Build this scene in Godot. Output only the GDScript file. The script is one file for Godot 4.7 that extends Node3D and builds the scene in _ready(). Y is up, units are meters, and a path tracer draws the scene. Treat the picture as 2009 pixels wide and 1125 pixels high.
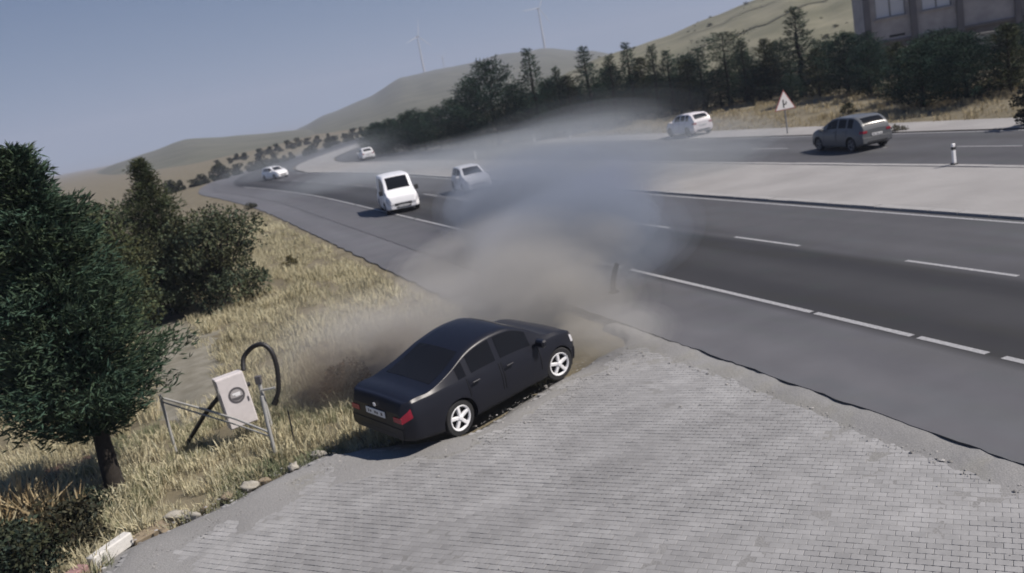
extends Node3D
# A hillside highway seen from a high camera beside it: a dark saloon car slides off the road onto a gravel yard.
# World: camera over the origin, looking along -z; x right, y up, metres.

const NX := 0.9397     # the road runs along azimuth -20 degrees; (NX, NZ) is its right-hand normal, (DX, DZ) its direction
const NZ := -0.3420
const DX := -0.3420
const DZ := -0.9397

var M := {}
var rng := RandomNumberGenerator.new()
var lump := FastNoiseLite.new()
var line_pts: PackedVector2Array = []      # road reference line (offset 17), one point per metre from s = -40
var line_dir: PackedFloat32Array = []
var used_names := {}


func _ready() -> void:
	# ------------------------------------------------------------------ camera, sky, sun, exposure
	var cam := Camera3D.new()
	cam.name = "camera"
	cam.position = Vector3(0, 5.6, 0)
	cam.basis = Basis(Vector3.RIGHT, deg_to_rad(-12.38)) * Basis(Vector3.BACK, deg_to_rad(-10.76))
	cam.fov = 35.54
	cam.near = 0.1
	cam.far = 9000.0
	add_child(cam)
	cam.current = true
	var optics := CameraAttributesPhysical.new()
	optics.frustum_focal_length = 37.45
	optics.frustum_near = 0.1
	optics.frustum_far = 9000.0
	optics.frustum_focus_distance = 7.0
	optics.exposure_aperture = 2.1
	cam.attributes = optics

	var sky_mat := ProceduralSkyMaterial.new()
	sky_mat.sky_top_color = Color(0.135, 0.262, 0.435)
	sky_mat.sky_horizon_color = Color(0.478, 0.546, 0.622)
	sky_mat.sky_curve = 0.12
	sky_mat.ground_bottom_color = Color(0.36, 0.35, 0.31)
	sky_mat.ground_horizon_color = Color(0.5, 0.5, 0.5)
	sky_mat.sun_angle_max = 12.0
	var sky := Sky.new()
	sky.sky_material = sky_mat
	var env := Environment.new()
	env.background_mode = Environment.BG_SKY
	env.sky = sky
	env.tonemap_mode = Environment.TONE_MAPPER_LINEAR
	env.tonemap_exposure = 1.46
	env.sdfgi_enabled = true
	env.ssao_enabled = true
	env.ssil_enabled = true
	env.fog_enabled = true
	env.fog_density = 0.00042
	env.fog_light_color = Color(0.80, 0.83, 0.90)
	env.volumetric_fog_enabled = true
	env.volumetric_fog_density = 0.0
	var we := WorldEnvironment.new()
	we.name = "environment"
	we.environment = env
	add_child(we)
	var sun := DirectionalLight3D.new()
	sun.name = "sun"
	sun.light_energy = 1.3
	sun.light_color = Color(1.0, 0.965, 0.93)
	sun.light_angular_distance = 0.5
	sun.shadow_enabled = true
	add_child(sun)
	sun.look_at_from_position(Vector3(62, 74, 16), Vector3.ZERO)

	rng.seed = 7411
	lump.seed = 5
	lump.frequency = 1.0
	lump.fractal_octaves = 3
	make_materials()
	trace_road()
	build_ground()
	build_roads()
	build_gravel_yard()
	build_hills()
	build_building()
	build_trees()
	build_plants()
	build_turbines()
	build_cabinet()
	build_kerbs_and_stones()
	build_signs()
	build_vehicles()
	build_smoke()


# ---------------------------------------------------------------------- bookkeeping
func numbered(called: String) -> String:
	var n: int = used_names.get(called, 0)
	used_names[called] = n + 1
	return called if n == 0 else "%s_%03d" % [called, n]


func thing(called: String, label: String, category: String, at := Vector3.ZERO, turn := 0.0, group := "") -> Node3D:
	var o := Node3D.new()
	o.name = numbered(called)
	add_child(o, true)
	o.position = at
	o.rotation.y = turn
	tag(o, label, category, group)
	return o


func tag(o: Node, label: String, category: String, group := "", kind := "") -> void:
	if label: o.set_meta("label", label)
	if category: o.set_meta("category", category)
	if group: o.set_meta("group", group)
	if kind: o.set_meta("kind", kind)


func part(called: String, mesh: Mesh, m: Material, parent: Node) -> MeshInstance3D:
	var o := MeshInstance3D.new()
	if parent == self:
		o.name = numbered(called)
	else:
		var k := 0
		var nm := called
		while parent.has_node(nm):
			k += 1
			nm = "%s_%03d" % [called, k]
		o.name = nm
	o.mesh = mesh
	if m: o.material_override = m
	parent.add_child(o, true)
	return o


func structure(called: String, label: String, mesh: Mesh, m: Material) -> MeshInstance3D:
	var o := part(called, mesh, m, self)
	o.set_meta("kind", "structure")
	if label: o.set_meta("label", label)
	return o


func copy_of(o: Node3D, label: String, group := "") -> Node3D:
	var c: Node3D = o.duplicate()
	var stem: String = RegEx.create_from_string("_\\d+$").sub(o.name, "")
	c.name = numbered(stem)
	add_child(c, true)
	c.set_meta("label", label)
	if group: c.set_meta("group", group)
	return c


# ---------------------------------------------------------------------- materials
func lin(r: float, g: float, b: float) -> Color:
	return Color(r, g, b).linear_to_srgb()


func noise_tex(size: int, freq: float, octaves: int, low: float, high: float, seed_ := 1, kind := FastNoiseLite.TYPE_SIMPLEX_SMOOTH, tint := Color(1, 1, 1)) -> NoiseTexture2D:
	var n := FastNoiseLite.new()
	n.noise_type = kind
	n.seed = seed_
	n.frequency = freq
	n.fractal_octaves = octaves
	n.fractal_gain = 0.6
	var t := NoiseTexture2D.new()
	t.width = size
	t.height = size
	t.seamless = true
	t.noise = n
	var g := Gradient.new()
	g.set_color(0, lin(low * tint.r, low * tint.g, low * tint.b))
	g.set_color(1, lin(high, high, high))
	t.color_ramp = g
	return t


func mat(c: Color, rough := 0.85, metal := 0.0) -> StandardMaterial3D:
	var m := StandardMaterial3D.new()
	m.albedo_color = c
	m.roughness = rough
	m.metallic = metal
	return m


func surface_mat(c: Color, big: Texture2D, big_scale: float, fine: Texture2D, fine_scale: float, rough := 0.9, relief := 0.0, vertex := false) -> StandardMaterial3D:
	var m := mat(c, rough)
	m.albedo_texture = big
	m.uv1_triplanar = true
	m.uv1_world_triplanar = true
	m.uv1_scale = Vector3.ONE * big_scale
	m.detail_enabled = true
	m.detail_blend_mode = BaseMaterial3D.BLEND_MODE_MUL
	m.detail_albedo = fine
	m.detail_uv_layer = BaseMaterial3D.DETAIL_UV_2
	m.uv2_triplanar = true
	m.uv2_world_triplanar = true
	m.uv2_scale = Vector3.ONE * fine_scale
	if relief > 0.0:
		m.heightmap_enabled = true
		m.heightmap_texture = fine
		m.heightmap_scale = relief
	m.vertex_color_use_as_albedo = vertex
	return m


func make_materials() -> void:
	var cloud_a := noise_tex(512, 0.012, 5, 0.72, 1.0, 3)
	var cloud_b := noise_tex(512, 0.02, 4, 0.8, 1.0, 8)
	var grit := noise_tex(1024, 0.16, 4, 0.42, 1.0, 11)
	var sand := noise_tex(1024, 0.22, 4, 0.62, 1.0, 21)
	var blot := noise_tex(512, 0.03, 5, 0.5, 1.0, 31, FastNoiseLite.TYPE_SIMPLEX_SMOOTH, Color(1.0, 0.97, 0.85))
	M.soil = surface_mat(lin(0.30, 0.26, 0.175), blot, 0.045, grit, 0.35, 0.95, 3.0)
	M.path = surface_mat(lin(0.38, 0.36, 0.30), blot, 0.09, grit, 0.3, 0.95, 2.0)
	M.gravel = surface_mat(lin(0.37, 0.365, 0.355), cloud_a, 0.05, grit, 0.22, 0.95, 2.2, true)
	M.paver = surface_mat(lin(0.395, 0.392, 0.388), cloud_a, 0.3, sand, 0.6, 0.92, 0.3, true)
	M.asphalt = surface_mat(Color.WHITE, cloud_b, 0.05, sand, 0.33, 0.82, 0.5, true)
	M.asphalt_edge = surface_mat(lin(0.10, 0.10, 0.10), cloud_b, 0.2, grit, 1.0, 0.9, 1.5)
	M.median = surface_mat(lin(0.47, 0.455, 0.44), cloud_a, 0.035, grit, 0.5, 0.95, 1.5)
	M.kerb = surface_mat(lin(0.42, 0.41, 0.40), cloud_b, 0.2, sand, 1.0, 0.9, 0.4)
	M.paint = surface_mat(lin(0.56, 0.56, 0.57), noise_tex(512, 0.05, 5, 0.45, 1.0, 41), 0.5, sand, 1.2, 0.7)
	M.hill_a = surface_mat(lin(0.165, 0.16, 0.115), noise_tex(512, 0.012, 6, 0.45, 1.0, 51, FastNoiseLite.TYPE_SIMPLEX_SMOOTH, Color(0.93, 1.0, 0.86)), 0.004, noise_tex(512, 0.05, 4, 0.72, 1.0, 52), 0.02, 1.0)
	M.hill_b = surface_mat(lin(0.27, 0.25, 0.17), noise_tex(512, 0.014, 6, 0.42, 1.0, 53, FastNoiseLite.TYPE_SIMPLEX_SMOOTH, Color(0.92, 1.0, 0.82)), 0.006, noise_tex(512, 0.05, 4, 0.7, 1.0, 54), 0.04, 1.0)
	M.field_line = mat(lin(0.12, 0.115, 0.07), 1.0)
	M.leaf = mat(Color.WHITE, 0.75)
	M.leaf.vertex_color_use_as_albedo = true
	M.leaf.backlight_enabled = true
	M.leaf.backlight = Color(0.2, 0.2, 0.2)
	M.leaf.metallic_specular = 0.2
	M.grass = mat(Color.WHITE, 0.9)
	M.grass.vertex_color_use_as_albedo = true
	M.grass.backlight_enabled = true
	M.grass.backlight = Color(0.45, 0.45, 0.45)
	M.grass.metallic_specular = 0.1
	M.bark = surface_mat(lin(0.055, 0.045, 0.038), blot, 0.8, grit, 2.0, 0.95, 2.0)
	M.needles = surface_mat(lin(0.13, 0.075, 0.055), blot, 0.3, grit, 0.8, 1.0, 3.0)
	M.concrete = surface_mat(lin(0.68, 0.62, 0.60), noise_tex(512, 0.02, 6, 0.6, 1.0, 61), 0.06, grit, 0.3, 0.9, 1.0)
	M.concrete_dark = surface_mat(lin(0.22, 0.2, 0.205), cloud_a, 0.1, grit, 0.3, 0.9, 1.0)
	M.pale_concrete = surface_mat(lin(0.5, 0.48, 0.43), cloud_a, 0.15, grit, 0.5, 0.9, 0.8)
	M.window_sheet = mat(lin(0.62, 0.61, 0.62), 0.35)
	M.frame_grey = mat(lin(0.2, 0.19, 0.19), 0.6)
	M.white_metal = mat(lin(0.74, 0.74, 0.75), 0.5)
	M.cabinet = surface_mat(lin(0.82, 0.77, 0.76), noise_tex(512, 0.02, 5, 0.82, 1.0, 71), 0.7, sand, 1.0, 0.6)
	M.cabinet_side = M.cabinet
	M.turbine = mat(lin(0.46, 0.46, 0.48), 0.6)
	M.galvanised = surface_mat(lin(0.5, 0.5, 0.48), cloud_b, 0.9, sand, 2.0, 0.55)
	M.rubber = mat(lin(0.018, 0.018, 0.02), 0.7)
	M.black_pipe = mat(lin(0.02, 0.019, 0.02), 0.5)
	M.print_dark = mat(lin(0.09, 0.085, 0.09), 0.6)
	M.print_grey = mat(lin(0.36, 0.34, 0.34), 0.6)
	M.kerb_white = surface_mat(lin(0.82, 0.8, 0.75), noise_tex(512, 0.03, 5, 0.75, 1.0, 81), 0.8, sand, 1.2, 0.85, 0.5)
	M.kerb_red = surface_mat(lin(0.42, 0.25, 0.24), noise_tex(512, 0.03, 5, 0.7, 1.0, 82), 0.8, sand, 1.2, 0.85, 0.5)
	M.stone_pale = surface_mat(lin(0.6, 0.56, 0.48), cloud_a, 0.8, grit, 1.2, 0.95, 1.0)
	M.stone_tan = surface_mat(lin(0.36, 0.29, 0.2), cloud_a, 0.8, grit, 1.2, 0.95, 1.0)
	M.sign_white = mat(lin(0.72, 0.70, 0.68), 0.4)
	M.sign_red = mat(lin(0.36, 0.11, 0.10), 0.4)
	M.sign_black = mat(lin(0.02, 0.02, 0.02), 0.5)
	M.sign_back = mat(lin(0.22, 0.22, 0.22), 0.5)
	M.glass = mat(lin(0.010, 0.011, 0.014), 0.18)
	M.glass.metallic_specular = 0.22
	M.rim = mat(lin(0.78, 0.78, 0.79), 0.45, 0.0)
	M.tyre = mat(lin(0.02, 0.02, 0.021), 0.85)
	M.under = mat(lin(0.012, 0.012, 0.013), 0.9)
	M.tail = mat(lin(0.28, 0.012, 0.03), 0.2)
	M.lamp = mat(lin(0.5, 0.5, 0.52), 0.12)
	M.plate = mat(lin(0.62, 0.62, 0.62), 0.4)
	M.trim = mat(lin(0.02, 0.02, 0.022), 0.6)
	M.paint_black = car_paint(0.007, 0.008, 0.014, 0.5)
	M.paint_white = car_paint(0.8, 0.8, 0.81, 0.3)
	M.paint_grey = car_paint(0.115, 0.12, 0.125, 0.25)
	M.paint_silver = car_paint(0.5, 0.51, 0.54, 0.3)
	M.paint_pale = car_paint(0.72, 0.68, 0.69, 0.3)


func car_paint(r: float, g: float, b: float, rough: float) -> StandardMaterial3D:
	var m := mat(lin(r, g, b), rough)
	m.metallic_specular = 0.35
	m.clearcoat_enabled = true
	m.clearcoat = 0.25
	m.clearcoat_roughness = 0.3
	m.roughness_texture = noise_tex(256, 0.02, 4, 0.7, 1.0, 91)
	m.uv1_triplanar = true
	return m


# ---------------------------------------------------------------------- mesh helpers
class Soup:
	var v := PackedVector3Array()
	var n := PackedVector3Array()
	var c := PackedColorArray()
	var ix := PackedInt32Array()

	func tri(a: Vector3, b: Vector3, d: Vector3, col := Color.WHITE) -> void:
		var nn := (d - a).cross(b - a).normalized()
		var k := v.size()
		v.append(a); v.append(b); v.append(d)
		n.append(nn); n.append(nn); n.append(nn)
		c.append(col); c.append(col); c.append(col)
		ix.append(k); ix.append(k + 1); ix.append(k + 2)

	func quad(a: Vector3, b: Vector3, d: Vector3, e: Vector3, col := Color.WHITE) -> void:
		var nn := (d - a).cross(b - a)
		if nn.length_squared() < 1e-14: nn = (e - a).cross(d - a)
		nn = nn.normalized()
		var k := v.size()
		v.append(a); v.append(b); v.append(d); v.append(e)
		for i in 4:
			n.append(nn); c.append(col)
		ix.append_array(PackedInt32Array([k, k + 1, k + 2, k, k + 2, k + 3]))

	func box(lo: Vector3, hi: Vector3, t := Transform3D(), col := Color.WHITE, bevel := 0.0) -> void:
		if bevel <= 0.0:
			var p := []
			for i in 8:
				p.append(t * Vector3(hi.x if i & 1 else lo.x, hi.y if i & 2 else lo.y, hi.z if i & 4 else lo.z))
			for f in [[0, 2, 3, 1], [5, 7, 6, 4], [4, 6, 2, 0], [1, 3, 7, 5], [2, 6, 7, 3], [4, 0, 1, 5]]:
				quad(p[f[0]], p[f[1]], p[f[2]], p[f[3]], col)
			return
		# chamfered box: three inset rectangles per axis, joined by the chamfers
		var ctr := (lo + hi) / 2.0
		var h := (hi - lo) / 2.0
		var q := {}
		for i in 8:
			var sg := Vector3(1 if i & 1 else -1, 1 if i & 2 else -1, 1 if i & 4 else -1)
			for ax in 3:
				var e := Vector3(h.x - bevel, h.y - bevel, h.z - bevel)
				e[ax] = h[ax]
				q[i * 3 + ax] = t * (ctr + sg * e)
		for ax in 3:
			var b1 := (ax + 1) % 3
			var b2 := (ax + 2) % 3
			for s in 2:
				var id := []
				for w in [[0, 0], [0, 1], [1, 1], [1, 0]]:
					id.append((s << ax) | (w[0] << b1) | (w[1] << b2))
				if s == 0:
					quad(q[id[0] * 3 + ax], q[id[3] * 3 + ax], q[id[2] * 3 + ax], q[id[1] * 3 + ax], col)
				else:
					quad(q[id[0] * 3 + ax], q[id[1] * 3 + ax], q[id[2] * 3 + ax], q[id[3] * 3 + ax], col)
			for s1 in 2:
				for s2 in 2:
					var a: int = (s1 << b1) | (s2 << b2)
					var b: int = a | (1 << ax)
					if (s1 ^ s2) == 1:
						quad(q[a * 3 + b1], q[a * 3 + b2], q[b * 3 + b2], q[b * 3 + b1], col)
					else:
						quad(q[a * 3 + b1], q[b * 3 + b1], q[b * 3 + b2], q[a * 3 + b2], col)
		for i in 8:
			tri(q[i * 3], q[i * 3 + 1], q[i * 3 + 2], col)

	func tube(path: PackedVector3Array, radii: PackedFloat32Array, sides := 8, col := Color.WHITE, cap := true) -> void:
		var base := v.size()
		var up := Vector3(0.13, 0.2, 0.97)
		for i in path.size():
			var d := (path[mini(i + 1, path.size() - 1)] - path[maxi(i - 1, 0)]).normalized()
			var a := d.cross(up)
			if a.length() < 0.05: a = d.cross(Vector3.RIGHT)
			a = a.normalized()
			up = a.cross(d).normalized()
			for k in sides:
				var w := TAU * k / sides
				var o := a * cos(w) + up * sin(w)
				v.append(path[i] + o * radii[i]); n.append(o); c.append(col)
		for i in path.size() - 1:
			for k in sides:
				var p := base + i * sides + k
				var q := base + i * sides + (k + 1) % sides
				ix.append_array(PackedInt32Array([p, q, p + sides, q, q + sides, p + sides]))
		if cap:
			for e in [0, path.size() - 1]:
				var m := v.size()
				v.append(path[e]); n.append((path[e] - path[1 if e == 0 else e - 1]).normalized()); c.append(col)
				for k in sides:
					ix.append_array(PackedInt32Array([m, base + e * sides + k, base + e * sides + (k + 1) % sides]))

	func lathe(prof: PackedVector2Array, sides := 24, axis := Basis(), at := Vector3.ZERO, col := Color.WHITE) -> void:
		# profile points are (radius, height along local y)
		for i in prof.size() - 1:
			for k in sides:
				var w0 := TAU * k / sides
				var w1 := TAU * (k + 1) / sides
				var p := []
				for e in [[i, w0], [i + 1, w0], [i + 1, w1], [i, w1]]:
					var r: Vector2 = prof[e[0]]
					p.append(at + axis * Vector3(r.x * cos(e[1]), r.y, r.x * sin(e[1])))
				quad(p[0], p[1], p[2], p[3], col)

	func grid(p: Array, w: int, h: int, cols = null) -> void:
		# p: w*h points, row by row, smooth normals
		var base := v.size()
		for i in w * h:
			v.append(p[i]); n.append(Vector3.ZERO); c.append(cols[i] if cols != null else Color.WHITE)
		for j in h - 1:
			for i in w - 1:
				var a := base + j * w + i
				for t in [[a, a + 1, a + w], [a + 1, a + w + 1, a + w]]:
					var nn := (v[t[2]] - v[t[0]]).cross(v[t[1]] - v[t[0]])
					for k in 3: n[t[k]] += nn
					ix.append_array(PackedInt32Array(t))
		for i in w * h: n[base + i] = n[base + i].normalized()

	func done() -> ArrayMesh:
		var a := []
		a.resize(Mesh.ARRAY_MAX)
		a[Mesh.ARRAY_VERTEX] = v
		a[Mesh.ARRAY_NORMAL] = n
		a[Mesh.ARRAY_COLOR] = c
		a[Mesh.ARRAY_INDEX] = ix
		var m := ArrayMesh.new()
		m.add_surface_from_arrays(Mesh.PRIMITIVE_TRIANGLES, a)
		return m


func box_mesh(lo: Vector3, hi: Vector3, bevel := 0.0, t := Transform3D()) -> ArrayMesh:
	var s := Soup.new()
	s.box(lo, hi, t, Color.WHITE, bevel)
	return s.done()


func tube_mesh(path: Array, radii: Array, sides := 8) -> ArrayMesh:
	var s := Soup.new()
	s.tube(PackedVector3Array(path), PackedFloat32Array(radii), sides)
	return s.done()


# ---------------------------------------------------------------------- the lie of the land
func table(t: Array, x: float) -> float:
	if x <= t[0].x: return t[0].y
	for i in t.size() - 1:
		if x <= t[i + 1].x:
			var k: float = (x - t[i].x) / (t[i + 1].x - t[i].x)
			return lerpf(t[i].y, t[i + 1].y, k * k * (3 - 2 * k) * 0.5 + k * 0.5)
	return t[-1].y


func road_o(x: float, z: float) -> float:
	return x * NX + z * NZ


func road_s(x: float, z: float) -> float:
	return x * DX + z * DZ


func azimuth_at(s: float) -> float:
	return table([Vector2(-60, -20), Vector2(62, -20), Vector2(84, -23.0), Vector2(106, -24.5), Vector2(126, -14), Vector2(150, 0), Vector2(180, 6), Vector2(260, 9), Vector2(420, 12)], s)


func trace_road() -> void:
	var p := Vector2(NX * 17.0 + DX * -60.0, NZ * 17.0 + DZ * -60.0)
	for k in 440:
		var a := deg_to_rad(azimuth_at(k - 60.0))
		line_pts.append(p)
		line_dir.append(a)
		p += Vector2(sin(a), -cos(a))


func road_at(s: float, o: float) -> Vector2:
	var f := clampf(s + 60.0, 0.0, line_pts.size() - 1.01)
	var k := int(f)
	var t := f - k
	var a := lerpf(line_dir[k], line_dir[k + 1], t)
	return line_pts[k].lerp(line_pts[k + 1], t) + Vector2(cos(a), sin(a)) * (o - 17.0)


func road_rise(s: float) -> float:
	return 0.0


var road_cells := {}

func near_road(x: float, z: float) -> float:
	# signed offset from the road's reference line by search along the traced line
	var best := 1e9
	var bo := 99.0
	var lo := clampi(int(road_s(x, z)) + 60 - 50, 0, line_pts.size() - 1)
	var hi := clampi(int(road_s(x, z)) + 60 + 70, 0, line_pts.size() - 1)
	if road_s(x, z) < 55.0: return road_o(x, z)
	for k in range(lo, hi, 3):
		var d := Vector2(x, z) - line_pts[k]
		var l := d.length_squared()
		if l < best:
			best = l
			bo = 17.0 + d.dot(Vector2(cos(line_dir[k]), sin(line_dir[k])))
	return bo


const YARD := [Vector2(2.6, -18.3), Vector2(1.5, -17.4), Vector2(0.35, -16.25), Vector2(-0.35, -15.3), Vector2(-1.25, -14.55), Vector2(-2.4, -14.6), Vector2(-3.8, -14.9), Vector2(-4.5, -14.2), Vector2(-5.6, -13.15), Vector2(-6.45, -12.55), Vector2(-7.1, -6.6), Vector2(-8.6, -8.5), Vector2(-12, -2), Vector2(-16, 8), Vector2(14, 9), Vector2(10.2, 1.0), Vector2(6.0, -9.8), Vector2(4.6, -13.6), Vector2(3.2, -17.3)]


func yard_depth(x: float, z: float) -> float:
	# distance to the border of the gravel yard, positive inside
	var best := 1e9
	var inside := false
	var p := Vector2(x, z)
	for i in YARD.size():
		var a: Vector2 = YARD[i]
		var b: Vector2 = YARD[(i + 1) % YARD.size()]
		var t := clampf((p - a).dot(b - a) / (b - a).length_squared(), 0, 1)
		best = minf(best, p.distance_squared_to(a.lerp(b, t)))
		if (a.y > z) != (b.y > z) and x < (b.x - a.x) * (z - a.y) / (b.y - a.y) + a.x: inside = not inside
	return sqrt(best) * (1.0 if inside else -1.0)


const CREST_FAR := [Vector2(-13.4, -24), Vector2(-12.7, -17), Vector2(-11.0, 4.8), Vector2(-9.3, 18), Vector2(-6.7, 30.4), Vector2(-4.3, 53.1), Vector2(-2.3, 53.8), Vector2(-0.1, 53.4), Vector2(2.2, 59.0), Vector2(4.5, 56.2), Vector2(7.2, 39), Vector2(9.3, 23.5), Vector2(13.3, 1), Vector2(17, -20)]
const CREST_LEFT := [Vector2(-32, -10), Vector2(-28.1, -9), Vector2(-25.5, -6), Vector2(-23.2, -1), Vector2(-21.7, 4.5), Vector2(-20.0, 8.4), Vector2(-17.8, 13.7), Vector2(-15.2, 9.2), Vector2(-12.6, 5), Vector2(-10.0, 1.4), Vector2(-7, -9)]
const CREST_RIGHT := [Vector2(2.0, -8), Vector2(4.0, 2), Vector2(6.0, 7.2), Vector2(8.1, 10.2), Vector2(9.7, 11.0), Vector2(11.9, 12.5), Vector2(15.1, 16.1), Vector2(17.8, 19.0), Vector2(21.0, 22.5), Vector2(26.4, 29), Vector2(31.5, 36), Vector2(45, 48), Vector2(70, 40), Vector2(100, -10)]


func ridge(crest: Array, az: float, r: float, r0: float, rc: float, seed_: float) -> float:
	var e := table(crest, az)
	var k := (r - r0) / (rc - r0)
	if k <= 0.0: return -3.0
	var s := k * k * (3 - 2 * k) if k < 1.0 else maxf(0.0, 1.0 - (k - 1.0) * (k - 1.0) * 1.4)
	var bump := lump.get_noise_2d(az * 0.22 + seed_, r / rc * 4.0) * 0.10 * sin(minf(k, 1.0) * PI)
	return -2.5 + (e + 2.5) * clampf(s + bump * s, 0, 1.2)


func hills_y(x: float, z: float) -> float:
	var az := rad_to_deg(atan2(x, -z))
	var r := Vector2(x, z).length()
	return maxf(maxf(ridge(CREST_FAR, az, r, 230, 1600, 3), ridge(CREST_LEFT, az, r, 200, 900, 9)), ridge(CREST_RIGHT, az, r, 92, 340, 17))


func ground_y(x: float, z: float) -> float:
	# the bare soil
	var o := near_road(x, z)
	var y := -0.10
	if o > 4.0 and o < 8.8: y = lerpf(-0.10, 0.0, smoothstep(20.0, 23.0, road_s(x, z)) * smoothstep(4.0, 6.3, o))
	var left := smoothstep(6.4, 3.4, o)
	var rough := lump.get_noise_2d(x * 0.16, z * 0.16) * 0.16 + lump.get_noise_2d(x * 0.6 + 40, z * 0.6) * 0.05
	if left > 0.0:
		var s := road_s(x, z)
		y += left * (-0.10 + rough)
		y += left * 0.25 * exp(-(pow((x + 6.2) / 3.4, 2) + pow((z + 27.0) / 7.0, 2)))   # the grassy hump below the road
		y -= left * 0.2 * smoothstep(0.0, -14.0, o)
		var d := yard_depth(x, z) if absf(x + 4) < 12 and z > -22 else -5.0
		if d > -1.2: y = lerpf(y, -0.13, smoothstep(-1.2, -0.1, d))
	var right := smoothstep(35.4, 37.5, o)
	if right > 0.0:
		y += right * (0.20 + rough * 1.3)
		y += right * 0.5 * smoothstep(35.0, 45.0, o)
	return y


func height(x: float, z: float) -> float:
	return maxf(ground_y(x, z), hills_y(x, z))


func build_ground() -> void:
	var rs: Array = []
	var r := 3.0
	while r < 3200.0:
		rs.append(r)
		r += clampf(r * 0.022, 0.35, 400.0) if r < 200 else r * 0.12
	var azs: Array = []
	var a := -180.0
	while a < 180.01:
		azs.append(a)
		a += 0.55 if a > -40 and a < 44 else 4.0
	azs[-1] = 180.0
	var s := Soup.new()
	var p: Array = []
	for rr in rs:
		for aa in azs:
			var x: float = rr * sin(deg_to_rad(aa))
			var z: float = -rr * cos(deg_to_rad(aa))
			var y := ground_y(x, z) if rr < 260 else -0.35
			p.append(Vector3(x, y, z))
	s.grid(p, azs.size(), rs.size())
	# close the middle under the camera
	for k in azs.size() - 1: s.tri(Vector3(0, -0.2, 0), p[k], p[k + 1])
	structure("ground", "dry straw-coloured soil sloping away beside the road", s.done(), M.soil)
	# worn earth path on the left, below the trees
	var path := [Vector2(-15.5, -38), Vector2(-12.6, -31), Vector2(-10.3, -26.5), Vector2(-9.0, -23), Vector2(-8.0, -20.4), Vector2(-7.4, -18.6)]
	var pw := [0.7, 1.1, 1.35, 1.25, 0.95, 0.4]
	var q: Array = []
	for i in 50:
		var f := i / 49.0 * (path.size() - 1.0)
		var k := mini(int(f), path.size() - 2)
		var c: Vector2 = path[k].lerp(path[k + 1], f - k)
		var d: Vector2 = (path[k + 1] - path[k]).normalized()
		var w: float = lerpf(pw[k], pw[k + 1], f - k) + lump.get_noise_1d(i * 0.7) * 0.45 + lump.get_noise_1d(i * 2.9) * 0.25
		for j in 9:
			var u := (j / 8.0 - 0.5) * 2.0
			var e: Vector2 = c + Vector2(-d.y, d.x) * u * w
			q.append(Vector3(e.x, ground_y(e.x, e.y) + 0.05 * (1.0 - u * u) - 0.012, e.y))
	var sp := Soup.new()
	sp.grid(q, 9, 50)
	structure("dirt_path", "pale trodden earth path between the dark trees and the tall dry grass", sp.done(), M.path)
	# brown fallen needles below the big tree
	var n: Array = []
	for j in 15:
		for i in 25:
			var w := TAU * i / 24.0
			var rr := 2.6 * j / 14.0 * (1.0 + 0.25 * lump.get_noise_1d(w * 2.0 + 60 if i < 24 else 60.0))
			var e := Vector2(-9.3 + cos(w) * rr, -15.6 + sin(w) * rr * 0.9)
			n.append(Vector3(e.x, ground_y(e.x, e.y) + 0.05 - 0.09 * pow(j / 14.0, 3), e.y))
	var sn := Soup.new()
	sn.grid(n, 25, 15)
	structure("needle_litter", "reddish brown litter of fallen needles under the big conifer", sn.done(), M.needles)


# ---------------------------------------------------------------------- roads
func strip(o0: float, o1: float, step: float, s0: float, s1: float, y: float, tone: Callable, ragged_left := 0.0) -> ArrayMesh:
	var soup := Soup.new()
	var w := int(ceil((o1 - o0) / step)) + 1
	var ss: Array = []
	var s := s0
	while s < s1:
		ss.append(s)
		s += 0.16 if s > -12 and s < 30 and ragged_left > 0 else (0.8 if s < 60 else 2.0)
	ss.append(s1)
	var p: Array = []
	var c: Array = []
	for sv in ss:
		for i in w:
			var o: float = lerpf(o0, o1, i / (w - 1.0))
			if i == 0 and ragged_left > 0:
				o += lump.get_noise_1d(sv * 1.3) * ragged_left + lump.get_noise_1d(sv * 5.0 + 90) * ragged_left * 0.5
			var q := road_at(sv, o)
			p.append(Vector3(q.x, y, q.y))
			var t: float = tone.call(o, sv)
			c.append(Color(t, t * 1.01, t * 1.09))
	soup.grid(p, w, ss.size(), c)
	return soup.done()


func lane_tone(o: float, s: float) -> float:
	# measured wear of each lane: broken grey shoulder, dark re-laid right lane, grey left lane, darker wheel tracks
	var n := lump.get_noise_2d(o * 0.5, s * 0.04) * 0.012 + lump.get_noise_2d(o * 1.7 + 30, s * 0.02) * 0.012
	if o < 11.45: return 0.118 + n * 0.8 + 0.02 * smoothstep(10.8, 9.2, o)
	if o < 15.35:
		return 0.035 + n * 0.6 + 0.018 * exp(-pow((o - 13.5) / 0.55, 2)) - 0.008 * exp(-pow((o - 12.2) / 0.5, 2)) - 0.006 * exp(-pow((o - 14.7) / 0.4, 2))
	return 0.094 + n - 0.022 * exp(-pow((o - 15.7) / 0.35, 2))


func far_tone(o: float, s: float) -> float:
	return 0.092 + lump.get_noise_2d(o * 0.5 + 70, s * 0.04) * 0.014 - 0.02 * exp(-pow((o - 28.0) / 0.6, 2)) - 0.02 * exp(-pow((o - 31.5) / 0.6, 2))


func shoulder_tone(o: float, s: float) -> float:
	return 0.15 + lump.get_noise_2d(o * 0.6, s * 0.05) * 0.03


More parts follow.
